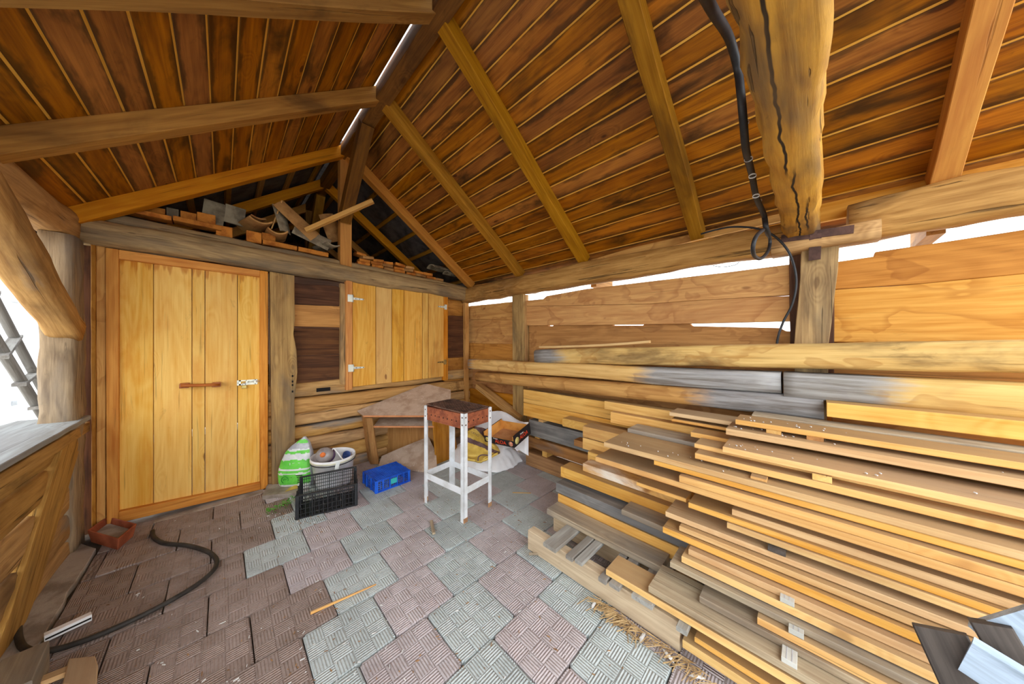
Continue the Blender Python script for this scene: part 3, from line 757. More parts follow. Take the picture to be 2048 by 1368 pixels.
# packing sticks keep those timbers apart
for i, (z0, z1, yy) in enumerate(((.150, .205, 1.9), (.316, .33, 2.0), (.495, .522, 1.95), (.662, .672, 2.05))):
    o = boxes('packing_stick', [(2.35, 2.48, yy - .03, yy + .03, z0, z1)], 'timber_orange'); tag(o, f"thin packing stick in the {ORD[i]} joint up between the wall timbers", 'stick', 'packing sticks between timbers')
second = [
    ('U1', 1209, 802, 2.26, .075, .067, 'timber_orange', 'orange timber with a grey painted end lying under the round beam'),
    ('U2', 1221, 824, 2.20, .12, .085, 'timber_orange', 'bright yellow timber with a square end below the grey-ended timber'),
    ('U3', 1125, 836, 2.20, .12, .075, 'timber_orange', 'square timber with dusty top jutting out above the dark grey timber'),
    ('U4', 1165.5, 852, 2.05, .14, .088, 'timber_orange', 'upper of two flush yellow timbers behind the wide dusty board'),
    ('U5', 1165.5, 875, 2.05, .14, .09, 'timber_orange', 'lower of two flush yellow timbers behind the wide dusty board'),
    ('U6', 1148, 879, 2.21, .1, .055, 'timber_brown', 'short brown offcut tucked behind the two flush yellow timbers'),
    ('U7', 1176, 903, 1.97, .075, .083, 'timber_orange', 'yellow timber end showing just under the flush pair'),
    ('U8', 1165.5, 927, 1.85, .11, .055, 'timber_paint', 'timber smeared with white paint around a knot'),
    ('U9', 1121.6, 933.5, 1.80, .13, .072, 'timber_orange', 'long yellow timber with grey top below the white-smeared timber'),
    ('U10', 1112, 965, 1.72, .14, .068, 'timber_grey', 'grey bevelled timber resting on the lowest yellow timber'),
    ('U11', 1116, 987, 1.72, .14, .08, 'timber_orange', 'lowest yellow timber lying just above the pallet')]
for (k, ex, ey, X, w, h, mt, lab) in second:
    board(ex, ey, X, w, h, mt, lab.replace('bevelled', 'slanted'), 'square_timber', -.6, cat='timber', seg=8, wob=.003)
board(1094, 1017, 1.58, .13, .037, 'board_weathered', 'thick weathered grey plank lying across the pallet slats', 'weathered_plank', pxend=1322, cat='plank', seg=8, wob=.004)
board(1243, 1019, 1.667, .13, .03, 'board_weathered', 'short dark grey plank lying on the slanted grey timber', 'weathered_plank', pxend=1420, cat='plank', seg=4, wob=.002)
board(1273, 964, 1.74, .1, .021, 'board_orange', 'thin narrow lath on top of the white-smeared timber', 'thin_lath', pxend=1372, cat='lath')
board(1255, 857, 2.0, .17, .028, 'board_weathered', 'dusty brown board behind the widest pinkish board', 'dusty_board', seg=6, wob=.002)
board(1381.5, 864, 1.98, .115, .028, 'board_orange', 'orange board with square end behind the upper step of the pile', 'sawn_board')
board(1339, 824, 2.1, .17, .025, 'board_pink', 'upper of two thin boards sticking out under the grey-ended round beam', 'sawn_board')
board(1343, 837, 2.1, .14, .018, 'board_orange', 'lower of two thin boards sticking out under the grey-ended round beam', 'sawn_board')
board(1503.6, 829, 2.127, .12, .027, 'board_weathered', 'dusty top board at the back of the pile speckled with droppings', 'dusty_board')
board(1654, 804, 2.2, .12, .075, 'timber_orange', 'pale cracked timber on the pile below the grey-ended squared beam', 'square_timber', cat='timber', seg=8, wob=.003)

# long beams lying on top along the wall
wood('beam_tip_grey', (228, 182, 114), (194, 142, 78), (116, 90, 58), blotch=.9, knots=.4, var=.0, gx=[(-9, -1.3)])
wood('beam_end_grey', (228, 178, 110), (196, 142, 78), (140, 108, 66), blotch=.5, knots=.5, var=.0, gx=[(.72, 9), (-9, -1.46)])
wood('beam_start_grey', (232, 184, 108), (204, 150, 76), (150, 116, 76), blotch=.5, knots=.4, var=.0, gx=[(-9, -.25)])
wood('beam_round_grey', (208, 150, 84), (166, 110, 58), (110, 82, 56), blotch=.6, knots=.5, var=.0, gx=[(.95, 9)])


def longbeam(name, p0, p1, w, h0, h1, mat, label, rnd=.08):
    h = (h0 + h1) / 2
    o = beam(name, p0 + Vector((w / 2, 0, -h0 / 2)), p1 + Vector((w / 2, 0, -h1 / 2)), w, h, mat, None, seg=24, wob=.006, rnd=rnd, rough=.004)
    return tag(o, label, 'beam')


b0, b1 = P(1068, 698, X=2.3), P(2048, 680, X=2.3)
d = (b1 - b0).normalized()
longbeam('long_beam', b0, b1 + d * .6, .17, .145, .135, 'beam_tip_grey', 'topmost long beam by the wall with a grey rounded tip')
longbeam('long_beam', P(935, 719.5, X=2.3), P(1562, 742, X=2.3), .16, .118, .148, 'beam_end_grey', 'long beam reaching the corner, its far half weathered blue-grey')
b0, b1 = P(1567, 745, X=2.29), P(2048, 768, X=2.29)
longbeam('long_beam', b0, b1 + (b1 - b0).normalized() * .6, .16, .148, .14, 'beam_start_grey', 'long squared beam with a blue-grey butt end, under the topmost beam')
longbeam('long_beam', P(950, 742.5, X=2.28), P(1648, 800, X=2.28), .17, .135, .11, 'beam_round_grey', 'rounded brown beam under the corner-reaching beam', rnd=.35)
o = beam('thin_lath', P(1080, 694, X=2.33), P(1300, 683.5, X=2.33), .035, .02, 'board_pale', None, seg=6, bow=-.01)
tag(o, 'thin pale lath lying on the topmost long beam', 'lath')
# packing sticks on the steps of the pile
sticks = [(1547, 1.955, .870, 1.99, .019, 'timber_orange', 'small offcut under the top board of the pile, nearer its end'),
          (1630, 1.955, .870, 1.99, .019, 'timber_brown', 'small reddish offcut under the top board of the pile'),
          (1644, 1.752, .7547, 1.80, .0265, 'board_pale', 'square packing block between two bright boards high in the pile'),
          (1517, 1.70, .711, 1.76, .0125, 'board_orange', 'thin packing chip on the widest pinkish board'),
          (1553, 1.632, .4516, 1.70, .0185, 'dark_plank', 'dark splintered packing piece in the middle of the pile'),
          (1574, 1.522, .3334, 1.549, .018, 'strip_white', 'uppermost white grooved packing strip low in the pile'),
          (1592, 1.464, .272, 1.489, .02, 'strip_white', 'middle white grooved packing strip low in the pile'),
          (1578, 1.388, .213, 1.449, .018, 'strip_white', 'lowest white grooved packing strip low in the pile')]
for (px, x0, z, x1, h, mt, lab) in sticks:
    d = ray(px, 900); y = d.y / d.x * x0
    hw = .02 if mt == 'strip_white' else .028
    o = boxes('packing_strip', [(x0, x1, y - hw, y + hw, 0, h)], mt, None, Matrix.Translation((0, 0, z + .0005)), bev=.001)
    if mt == 'strip_white':
        for dy in (-.007, .007): boxes('groove', [(x0 + .001, x1 - .001, y + dy - .0012, y + dy + .0012, h, h + .0008)], 'bag_grey', o, WM[o.name])
    tag(o, lab, 'packing strip')

# pallet under the pile
pw = P(1105, 1104, Z=.0)
pa = empty('pallet', (1.6, .4, 0), 'low wooden pallet with grey slats carrying the lumber pile', 'pallet')
for x in (1.39, 1.66, 1.98, 2.2): beam('stringer', (x + .03, 1.26, .063), (x + .03, .385 if x < 1.5 else -1.2, .063), .06, .124, 'pallet_wood', pa, seg=4, wob=.002)
for i, (a, b) in enumerate((((1090, 1084), (1116, 1101)), ((1133, 1106), (1148, 1119)), ((1149, 1121), (1165, 1131)), ((1200, 1156), (1217, 1163.5)), ((1219, 1166), (1241, 1174)), ((1262, 1191), (1306, 1208)), ((1354, 1248), (1378, 1262)))):
    ya, yb = P(a[0], a[1], X=1.365).y, P(b[0], b[1], X=1.365).y
    beam('slat', (1.345 + .01 * (i % 3), (ya + yb) / 2, .1385), (2.26, (ya + yb) / 2, .1385), abs(ya - yb) - .004, .0225, 'pallet_grey', pa, seg=4, wob=.002)

# weathered trestle standing near the end of the pile
tr0 = P(1960, 1400, X=1.22)
tr = empty('trestle', (tr0.x, tr0.y, 0), 'rough grey trestle of dark legs and pale planks at the near end of the pile', 'trestle')
beam('leg', P(1878, 1258, X=1.30), P(1985, 1480, X=1.24), .085, .03, 'dark_plank', tr, up=(1, 0, 0), seg=4, wob=.003)
beam('leg', P(1978, 1245, X=1.36), P(2085, 1430, X=1.32), .06, .04, 'dark_plank', tr, up=(1, 0, 0), seg=4, wob=.003)
beam('plank', P(1932, 1306, X=1.27), P(2120, 1425, X=1.24), .03, .09, 'pale_grey_plank', tr, seg=4, wob=.003)
beam('plank', P(2000, 1228, X=1.38), P(2130, 1330, X=1.36), .03, .15, 'pale_grey_plank', tr, seg=4, wob=.003)

# ---- barbecue
fl_, rr_, ll_, bb_ = (P(926.4, 1045, Z=0), P(981.7, 1012, Z=0), P(849.7, 1006, Z=0), P(905.6, 975, Z=0))
cen = (fl_ + rr_ + ll_ + bb_) / 4
bq = empty('barbecue', (cen.x, cen.y, 0), 'rusty charcoal barbecue tray on four tall white angle-iron legs', 'barbecue')
ux = ((rr_ - fl_) + (bb_ - ll_)).normalized(); uy = Vector((-ux.y, ux.x, 0))
A, B = .152, .24      # half sizes
bm4 = frame(ux, (0, 0, 1), (cen.x, cen.y, 0))
ZT = .803
for sx in (-1, 1):
    for sy in (-1, 1):
        x, y = sx * A, sy * B
        lg = boxes('leg', [(min(x, x - sx * .036), max(x, x - sx * .036), min(y, y - sy * .004), max(y, y - sy * .004), 0, ZT), (min(x, x - sx * .004), max(x, x - sx * .004), min(y, y - sy * .036), max(y, y - sy * .036), 0, ZT)], 'white_metal', bq, bm4)
        boxes('leg_foot', [(min(x + sx * .001, x - sx * .037), max(x + sx * .001, x - sx * .037), min(y + sy * .001, y - sy * .005), max(y + sy * .001, y - sy * .005), 0, .035)], 'foot_rust', lg, bm4)
        for dz in (-.03, -.085):
            boxes('bolt', [(x - sx * .018 - .005, x - sx * .018 + .005, y - .002 if sy < 0 else y - .001, y + .001 if sy < 0 else y + .002, ZT + dz - .005, ZT + dz + .005), (x - .002, x + .002, y - sy * .018 - .005, y - sy * .018 + .005, ZT + dz - .005, ZT + dz + .005)], 'rust_dark', lg, bm4)
for s in (-1, 1):
    boxes('brace', [(-A + .004, A - .004, s * (B - .006) - .002, s * (B - .006) + .002, .205, .255)], 'white_metal', bq, bm4)
    boxes('brace', [(s * (A - .006) - .002, s * (A - .006) + .002, -B + .004, B - .004, .2, .25)], 'white_metal', bq, bm4)
a, b, z0, z1 = A - .005, B - .005, ZT - .115, ZT - .004
ty = boxes('fire_tray', [(-a, a, -b, -b + .003, z0, z1), (-a, a, b - .003, b, z0, z1), (-a, -a + .003, -b, b, z0, z1), (a - .003, a, -b, b, z0, z1), (-a, a, -b, b, z0 + .012, z0 + .015), (-a, a, -b, -b + .012, z1 - .003, z1), (-a, a, b - .012, b, z1 - .003, z1), (-a, -a + .012, -b, b, z1 - .003, z1), (a - .012, a, -b, b, z1 - .003, z1)], 'rust', bq, bm4)
holes = [(-a - .001, -a + .001, y - .0045, y + .0045, ZT - .072, ZT - .062) for y in [-.2 + .05 * k for k in range(9)]]
for hb in holes: boxes('air_hole', [hb], 'hole_black', ty, bm4)
for x in [-.1 + .05 * k for k in range(5)]: boxes('air_hole', [(x - .0045, x + .0045, -b - .001, -b + .001, ZT - .072, ZT - .062)], 'hole_black', ty, bm4)
gm = frame(ux, (0, 0, 1), (cen.x, cen.y, ZT + .004)) @ Matrix.Rotation(.02, 4, 'X')
gr = empty('grill_grate', (cen.x, cen.y, ZT), 'dark rusty mesh grate lying on top of the barbecue tray', 'grate')
vs, fs = [], []


def bar(p, q, r, vs, fs):
    p = Vector(p); q = Vector(q); d = (q - p).normalized(); s = Vector((0, 0, 1)); t = d.cross(s).normalized()
    k = len(vs)
    for e in (p, q):
        for (c1, c2) in ((-1, -1), (1, -1), (1, 1), (-1, 1)): vs.append(e + t * c1 * r + s * c2 * r)
    fs += [tuple(k + j for j in f) for f in ((0, 1, 2, 3), (4, 7, 6, 5), (0, 4, 5, 1), (1, 5, 6, 2), (2, 6, 7, 3), (3, 7, 4, 0))]


GA, GBB = .135, .225
for k in range(-20, 21):
    c0 = k * .037
    for s in (1, -1):   # crossing strands: y = s*x*1.6 + c0
        pts = []
        for x in (-GA, GA):
            y = s * 1.6 * x + c0
            pts.append([x, y])
        (x0, y0_), (x1, y1_) = pts
        if max(y0_, y1_) < -GBB or min(y0_, y1_) > GBB: continue

        def clip(x0, y0, x1, y1):
            out = []
            for (xa, ya, xb, yb) in ((x0, y0, x1, y1), (x1, y1, x0, y0)):
                if ya > GBB: t = (GBB - ya) / (yb - ya); xa += t * (xb - xa); ya = GBB
                if ya < -GBB: t = (-GBB - ya) / (yb - ya); xa += t * (xb - xa); ya = -GBB
                out.append((xa, ya, .001 * s))
            return out
        pa_, pb_ = clip(x0, y0_, x1, y1_)
        if (Vector(pa_) - Vector(pb_)).length > .01: bar(pa_, pb_, .0018, vs, fs)
mesh('grate_mesh', vs, fs, 'rust_dark', gr, gm)
boxes('grate_rim', [(-GA, GA, -GBB - .004, -GBB + .004, -.004, .006), (-GA, GA, GBB - .004, GBB + .004, -.004, .006), (-GA - .004, -GA + .004, -GBB, GBB, -.004, .006), (GA - .004, GA + .004, -GBB, GBB, -.004, .006)], 'rust_dark', gr, gm)

# ---- corner desk, racked and tilting
dk = empty('corner_desk', (1.5, 3.0, 0), 'dusty chipboard corner desk with a five-sided top and one shelf', 'desk')
fD = 3.12
TL, TR = P(727, 831, D=fD - .02), P(902, 831, D=fD - .02)
tip, apx_, tipr = P(711, 807, Y=3.42), P(851, 767, Y=3.42), P(903, 797, X=2.02)
tn = (TR - TL).cross(apx_ - TL).normalized()
if tn.z < 0: tn = -tn
ref = TL
proj = lambda p: p - tn * (p - ref).dot(tn)
prism('desk_top', [TL, TR, proj(tipr), proj(apx_), proj(tip)], -tn * .016, 'dusty_laminate', dk, bev=.002)
prism('top_edge', [TL + Vector((0, 0, .001)), TR + Vector((0, 0, .001)), TR + Vector((0, 0, -.017)), TL + Vector((0, 0, -.017))], (TR - TL).cross(Vector((0, 0, 1))).normalized() * .003, 'laminate_edge', dk, bev=0)
fw = Vector((S_, C_, 0))
LT0, LT1 = P(729, 836, D=fD), P(744, 836, D=fD)
LB0, LB1 = P(741, 928, D=fD + .06), P(757, 928, D=fD + .06)
for p in (LB0, LB1): p.z = .0
side = lambda nm, p0, p1, q0, q1, dv: mesh(nm, [p0, p1, q1, q0, p0 + dv, p1 + dv, q1 + dv, q0 + dv], [(0, 1, 2, 3), (7, 6, 5, 4), (0, 4, 5, 1), (1, 5, 6, 2), (2, 6, 7, 3), (3, 7, 4, 0)], 'laminate_oak', dk)
dvL = Vector((.02, .3, .0)); dvR = Vector((.33, -.01, 0))
side('side_panel', LT0, LT0 + (LT1 - LT0) * .25, LB0, LB0 + (LB1 - LB0) * .25, Vector((.03, .22, .02)))
prism('side_panel', [LT0, LT1, LB1, LB0], fw * .02, 'laminate_oak', dk, grain=V, bev=.001)
RT0, RB0 = P(867, 840, D=fD), P(874, 929, D=fD + .06)
RT1, RB1 = P(905, 836, D=fD + .28), P(917, 922, D=fD + .3)
RB0.z = RB1.z = 0
prism('side_panel', [RT0, RT1, RB1, RB0], (-.012, .012, 0), 'laminate_oak', dk, grain=V, bev=.001)
S0, S1 = P(747, 852, D=fD + .01), P(868, 852, D=fD + .01)
S2_, S3_ = P(868, 834, D=fD + .3), P(762, 834, D=fD + .3)
S2_.z = S3_.z = S0.z + .03
prism('shelf', [S0, S1, S2_, S3_], (0, 0, -.016), 'dusty_laminate', dk, bev=.001)
prism('shelf_edge', [S0 + Vector((0, 0, .001)), S1 + Vector((0, 0, .001)), S1 + Vector((0, 0, -.017)), S0 + Vector((0, 0, -.017))], fw * -.003, 'laminate_edge', dk, bev=0)
K0, K1 = P(752, 846, D=fD + .33), P(880, 846, D=fD + .33)
prism('back_panel', [K0 + Vector((0, 0, .1)), K1 + Vector((0, 0, .1)), Vector((K1.x, K1.y, 0)), Vector((K0.x, K0.y, 0))], fw * .01, 'laminate_oak', dk, grain=V, bev=0)
bp0, bp1, bp2 = P(757, 930, Z=.016), P(845, 942, Z=.016), P(857, 873, D=3.46)
bnm = (bp1 - bp0).cross(bp2 - bp0).normalized()


def onplane(px, py):
    d = ray(px, py); o_ = Vector((0, 0, H)); return o_ + d * ((bp0 - o_).dot(bnm) / d.dot(bnm))


prism('bottom_panel', [bp0, bp1, onplane(874, 932), onplane(872, 905), bp2, onplane(800, 896), onplane(763, 912)], (0, 0, -.014), 'dusty_laminate', dk, bev=.001)


# ---- plastic crates
def lattice(u0, u1, v0, v1, nu, nv, t, th, frame_w=.012, solid=()):
    """grille panel in local (u,v), thickness th on w: list of (u0,u1,v0,v1)"""
    r = [(u0, u1, v0, v0 + frame_w), (u0, u1, v1 - frame_w, v1), (u0, u0 + frame_w, v0, v1), (u1 - frame_w, u1, v0, v1)]
    for i in range(1, nu):
        u = lerp(u0, u1, i / nu); r.append((u - t / 2, u + t / 2, v0, v1))
    for j in range(1, nv):
        v = lerp(v0, v1, j / nv); r.append((u0, u1, v - t / 2, v + t / 2))
    return r + list(solid)


def crate(name, org, ang, L, W, Hh, mat, label, nu, nv, nw, flip=False, notch=0., ribs=4, front=None):
    wm = Matrix.Translation(org) @ Matrix.Rotation(ang, 4, 'Z')
    e = empty(name, org, label, 'crate')
    if flip: wm = wm @ Matrix.Translation((0, 0, Hh)) @ Matrix.Rotation(math.pi, 4, 'X')
    lo = 0.0
    for sy in (-1, 1):
        hh = Hh - (notch if sy < 0 else 0)
        y = sy * W / 2; ya, yb = (y, y + .004) if sy < 0 else (y - .004, y)
        p = boxes('long_side', [(a, b, ya, yb, c, d) for (a, b, c, d) in lattice(-L / 2, L / 2, lo, hh, *((nu, nv) if sy > 0 or not front else front), .0035, .004)], mat, e, wm)
        boxes('rib', [(-L / 2 + L * k / ribs - .003, -L / 2 + L * k / ribs + .003, y - .007, y + .007, lo, hh) for k in range(1, ribs)] + [(-L / 2 - .004, L / 2 + .004, y - .009, y + .009, hh - .007, hh)], mat, p, wm)
    for sx in (-1, 1):
        x = sx * L / 2; xa, xb = (x, x + .004) if sx < 0 else (x - .004, x)
        p = boxes('short_side', [(xa, xb, a, b, c, d) for (a, b, c, d) in lattice(-W / 2, W / 2, lo, Hh - notch * .8, nw, nv, .004, .004)], mat, e, wm)
        for k in (1, 2): boxes('rib', [(x - .008, x + .008, -W / 2 + W * k / 3 - .004, -W / 2 + W * k / 3 + .004, lo, Hh - notch)], mat, p, wm)
        for sy in (-1, 1):
            boxes('corner_pillar', [(min(x, x - sx * .018), max(x, x - sx * .018), sy * W / 2 - .006, sy * W / 2 + .006, 0, Hh - (notch if sy < 0 else 0)), (x - .006, x + .006, min(sy * W / 2, sy * W / 2 - sy * .018), max(sy * W / 2, sy * W / 2 - sy * .018), 0, Hh - (notch if sy < 0 else 0))], mat, e, wm, bev=.002)
    boxes('crate_base', [(a, b, c, d, .004, .008) for (a, b, c, d) in lattice(-L / 2, L / 2, -W / 2, W / 2, nu + 4, nw + 6, .005, .004)], mat, e, wm)
    return e, wm


c0, c1 = P(592, 1041, Z=0), P(714, 1011, Z=0)
ang = math.atan2(c1.y - c0.y, c1.x - c0.x); nv_ = Vector((-math.sin(ang), math.cos(ang), 0))
Lc = (c1 - c0).length
crate('black_crate', (c0 + c1) / 2 + nv_ * .132, ang, Lc, .26, .222, 'black_plastic', 'black slatted plastic fruit crate in front of the white bucket', 28, 8, 16, notch=.04, front=(14, 5))
f0, l0, r0 = P(752, 988, Z=0), P(714, 967, Z=0), P(811, 966, Z=0)
ang2 = math.atan2(r0.y - f0.y, r0.x - f0.x); n2 = Vector((-math.sin(ang2), math.cos(ang2), 0))
L2c = .32; ctr2 = f0 + Vector((math.cos(ang2), math.sin(ang2), 0)) * L2c / 2 + n2 * .15
ec, wmc = crate('blue_crate', ctr2, ang2, L2c, .29, .108, 'blue_plastic', 'blue plastic crate turned upside down beside the corner desk', 16, 6, 14, flip=True, ribs=5)
boxes('maker_label', [(-.03, .03, -.152, -.149, .04, .085)], 'teal_label', ec, Matrix.Translation(ctr2) @ Matrix.Rotation(ang2, 4, 'Z'))

# ---- bucket with odds and ends
bc = P(668, 909, Y=3.12); bx, by = bc.x, bc.y
bk = empty('bucket', (bx, by, 0), 'oval white plastic bucket full of odds and ends behind the black crate', 'bucket')
wmb = Matrix.Translation((bx, by, 0)) @ Matrix.Rotation(-.6, 4, 'Z') @ Matrix.Rotation(.06, 4, 'X')
lathe('bucket_body', [(.0, .006), (.135, .006), (.15, .05), (.172, .24), (.181, .242), (.184, .282), (.180, .284), (.174, .26), (.145, .05), (.0, .02)], 'white_plastic', bk, wmb, 40, 1., .9)
lathe('bucket_band', [(.180, .236), (.1835, .236), (.1835, .244), (.180, .244)], 'ink_black', bk, wmb, 40, 1., .9)
lathe('cream_ring', [(.1825, .252), (.1850, .252), (.186, .266), (.183, .266)], 'cream_band', bk, wmb, 40, 1., .9)
jb = P(648, 910, Y=3.08)
jar = empty('plastic_bottle', jb, 'smoky round plastic bottle with an orange cap lying in the bucket', 'bottle')
wj = frame((P(600, 905, Y=2.6) - jb), (0, 0, 1), jb) @ Matrix.Rotation(math.pi / 2, 4, 'Y')
lathe('bottle_body', [(0, -.12), (.06, -.115), (.068, -.05), (.068, .0), (.055, .022), (.02, .032), (.0, .033)], 'bottle_smoke', jar, wj, 24)
lathe('bottle_cap', [(.021, .028), (.021, .044), (.0, .046)], 'orange_cap', jar, wj, 20)
lathe('bottle_label', [(.069, -.1), (.0695, -.1), (.0695, -.04), (.069, -.04)], 'purple_label', jar, wj, 24)
q = P(692, 911, Y=3.12)
o = lathe('blue_cup', [(0, -.035), (.028, -.035), (.034, .03), (.031, .03), (.025, -.03), (0, -.03)], 'blue_can', None, Matrix.Translation(q) @ Matrix.Rotation(.9, 4, 'X'), 18); tag(o, 'small dark blue cup lying in the white bucket', 'cup')
tube('bucket_handle', [P(664, 900, Y=3.1), P(668, 897, Y=3.08), P(675, 905, Y=3.06), P(682, 915, Y=3.05), P(686, 919, Y=3.02)], .006, 'white_plastic', bk)
o = prism('paper_tag', [P(672, 924, Y=2.925), P(681, 922, Y=2.925), P(676, 941, Y=2.93), P(669, 940, Y=2.93)], (0, .002, 0), 'bag_white', bev=0); tag(o, 'torn white paper strip hanging over the bucket rim', 'paper')

# ---- green and white sack
sb = P(612, 968, Z=.0); sb.y = 3.335; sb.x = .49
sk = empty('plastic_sack', sb, 'green and white plastic sack standing against the log wall', 'sack')
out = [(595, 972), (592, 950), (597, 925), (606, 902), (622, 885), (636, 872), (645, 868), (652, 880), (657, 892), (660, 920), (660, 960), (655, 972)]


def sackring(z):
    """left and right edge of the sack at height z (metres above its base)"""
    prof = [(0, -.13, .14), (.06, -.145, .145), (.15, -.145, .145), (.24, -.125, .14), (.32, -.09, .13), (.37, -.045, .12), (.41, .01, .105), (.435, .045, .085), (.45, .06, .075)]
    for (z0, a0, b0), (z1, a1, b1) in zip(prof, prof[1:]):
        if z <= z1:
            t = (z - z0) / (z1 - z0); return lerp(a0, a1, t), lerp(b0, b1, t)
    return prof[-1][1:]


wms = Matrix.Translation(sb) @ Matrix.Rotation(-YAW * .85, 4, 'Z')
NZ, NT = 60, 48
vs, fs, fm = [], [], []
for i in range(NZ + 1):
    z = .45 * i / NZ; a0, b0 = sackring(z); cx_, rx = (a0 + b0) / 2, (b0 - a0) / 2
    ry = .075 * (1 - (z / .47) ** 2.2) + .008
    for k in range(NT):
        t = 2 * math.pi * k / NT
        w_ = 1 + .05 * noise.noise((math.cos(t) * 2.2, math.sin(t) * 2.2, z * 9)) + .03 * noise.noise((math.cos(t) * 7, math.sin(t) * 7, z * 24))
        vs.append((cx_ + rx * math.copysign(abs(math.cos(t)) ** .7, math.cos(t)) * w_, ry * math.copysign(abs(math.sin(t)) ** .8, math.sin(t)) * w_, z))
    if i:
        for k in range(NT):
            fs.append(((i - 1) * NT + k, (i - 1) * NT + (k + 1) % NT, i * NT + (k + 1) % NT, i * NT + k))
            u = k / NT; frontf = .55 < u < .93
            zz = .45 * (i - .5) / NZ + .012 * noise.noise((k * .4, i * .3, 2))
            m_ = 2
            if frontf:
                m_ = 0
                if zz < .045 or .255 < zz < .31 or .165 < zz < .18 or .13 < zz < .145 or zz > .335: m_ = 1
                if zz > .35: m_ = 2
                if .4 < zz < .43: m_ = 0
            elif u >= .93 or u < .05: m_ = 2
            fm.append(m_)
fs.append(tuple(range(NT))); fm.append(2); fs.append(tuple(range(NZ * NT, NZ * NT + NT))); fm.append(2)
mesh('sack_body', vs, fs, None, sk, wms, smooth=True, mats=['bag_green', 'bag_white', 'bag_grey'], fm=fm)
fc = lambda x, y, z: wms @ Matrix.Translation((x, y, z)) @ Matrix.Rotation(math.pi / 2, 4, 'X')
lathe('logo_ring', [(.026, 0), (.031, 0), (.031, .002), (.026, .002)], 'bag_logo_green', sk, fc(-.055, -.079, .09), 24)
text('logo_letter', 'W', .034, 'bag_logo_green', sk, fc(-.055, -.0795, .09))
text('lettering', 'UTE', .05, 'bag_white', sk, fc(.02, -.067, .215))
boxes('barcode', [(-.005 + .0001, .09, -.079, -.077, .12 - .016 * k, .127 - .016 * k) for k in range(5)], 'ink_black', sk, wms)
o = prism('paper_scrap', [P(570, 983, Z=.036), P(596, 976, Z=.036), P(594, 968, Z=.038), P(578, 976, Z=.04)], (0, 0, -.003), 'leaf_yellow', bev=0); tag(o, 'yellow paper scrap on the stone at the foot of the green sack', 'paper')

# ---- white tarpaulin heap
hx, hy = 2.16, 2.63
vs, fs = [], []
NR, NA = 26, 96
for i in range(NR + 1):
    r = i / NR
    for k in range(NA):
        t = 2 * math.pi * k / NA
        ct, sn = math.cos(t), math.sin(t)
        R = .40 + .045 * noise.noise((ct * 1.7, sn * 1.7, 4)) + .025 * noise.noise((ct * 6, sn * 6, 1))
        x, y = ct * R * r * .88, sn * R * r * 1.15
        base = .30 * (1 - r ** 2.6) * (.80 + 1.0 * max(-.4, (x * .9 + y * .6)))
        q = noise.noise((x * 4 + 7, y * 4, 2)); q2 = noise.noise((x * 9 - y * 7, y * 3 + x * 4, 5))
        q3 = noise.noise((x * 15 + y * 9, y * 12 - x * 6, 8)); fold = (1 - abs(q)) * .08 + (1 - abs(q2)) * .06 + (1 - abs(q3)) * .028
        z = max(.004, base + (fold - .115) * (1 - r ** 5) + .012 * (1 - r))
        vs.append((x, y, z))
    if i:
        for k in range(NA):
            fs.append(((i - 1) * NA + k, (i - 1) * NA + (k + 1) % NA, i * NA + (k + 1) % NA, i * NA + k))
tp = mesh('tarpaulin', vs, fs, 'tarp_white', None, Matrix.Translation((hx, hy, 0)), smooth=True)
tag(tp, 'crumpled white tarpaulin heaped on the floor in the wall corner', 'tarpaulin')
# raised back flap against the wall
s_ = tp.modifiers.new('cloth', 'SOLIDIFY'); s_.thickness = .004
vs, fs = [], []
fp = [(960, 822), (985, 812), (1022, 826), (1058, 843), (1060, 880), (1056, 905)]
for i in range(13):
    u = i / 12; px_ = lerp(950, 1057, u); top = lerp(812, 842, u) + 5 * math.sin(u * 9); bot = 905 + 10 * math.sin(u * 7)
    for j in range(9):
        v = j / 8
        p = P(px_, lerp(top, bot, v), X=lerp(2.32, 2.2, v) + .05 * noise.noise((u * 5, v * 4, 3)) + .03 * noise.noise((u * 11, v * 7, 6)))
        vs.append(p)
        if i and j: a = i * 9 + j; fs.append((a, a - 1, a - 10, a - 9))
o = mesh('tarpaulin_flap', vs, fs, 'tarp_white', tp, None, smooth=True)
s_ = o.modifiers.new('cloth', 'SOLIDIFY'); s_.thickness = .004

# ---- yellow sack folded on the tarpaulin
ys = empty('paper_sack', P(960, 900, D=2.9), 'yellow and brown printed sack lying folded on the white tarpaulin', 'sack')
grid = [[(918, 872), (935, 862), (952, 854), (964, 855), (972, 858)], [(922, 888), (940, 880), (958, 876), (970, 876), (980, 877)], [(925, 902), (948, 898), (970, 894), (984, 893), (996, 894)], [(930, 912), (950, 913), (968, 910), (986, 905), (1000, 902)], [(934, 917), (948, 919), (960, 924), (978, 914), (994, 905)]]
NG = 60
vs, fs, fm = [], [], []
for i in range(NG + 1):
    for j in range(NG + 1):
        u, v = i / NG * 4, j / NG * 4
        i0, j0 = min(3, int(u)), min(3, int(v)); fu, fv = u - i0, v - j0
        x = lerp(lerp(grid[i0][j0][0], grid[i0 + 1][j0][0], fu), lerp(grid[i0][j0 + 1][0], grid[i0 + 1][j0 + 1][0], fu), fv)
        y = lerp(lerp(grid[i0][j0][1], grid[i0 + 1][j0][1], fu), lerp(grid[i0][j0 + 1][1], grid[i0 + 1][j0 + 1][1], fu), fv)
        p = P(x, y, D=lerp(3.08, 2.80, u / 4) + .02 * noise.noise((u * 1.3, v * 1.3, 2)))
        vs.append(p)
        if i and j:
            a = i * (NG + 1) + j; fs.append((a, a - 1, a - NG - 2, a - NG - 1))
            dd = v * .8 - u + .25
            fm.append(1 if (-.35 < dd - .0 < .3) or dd > 1.6 else 0)
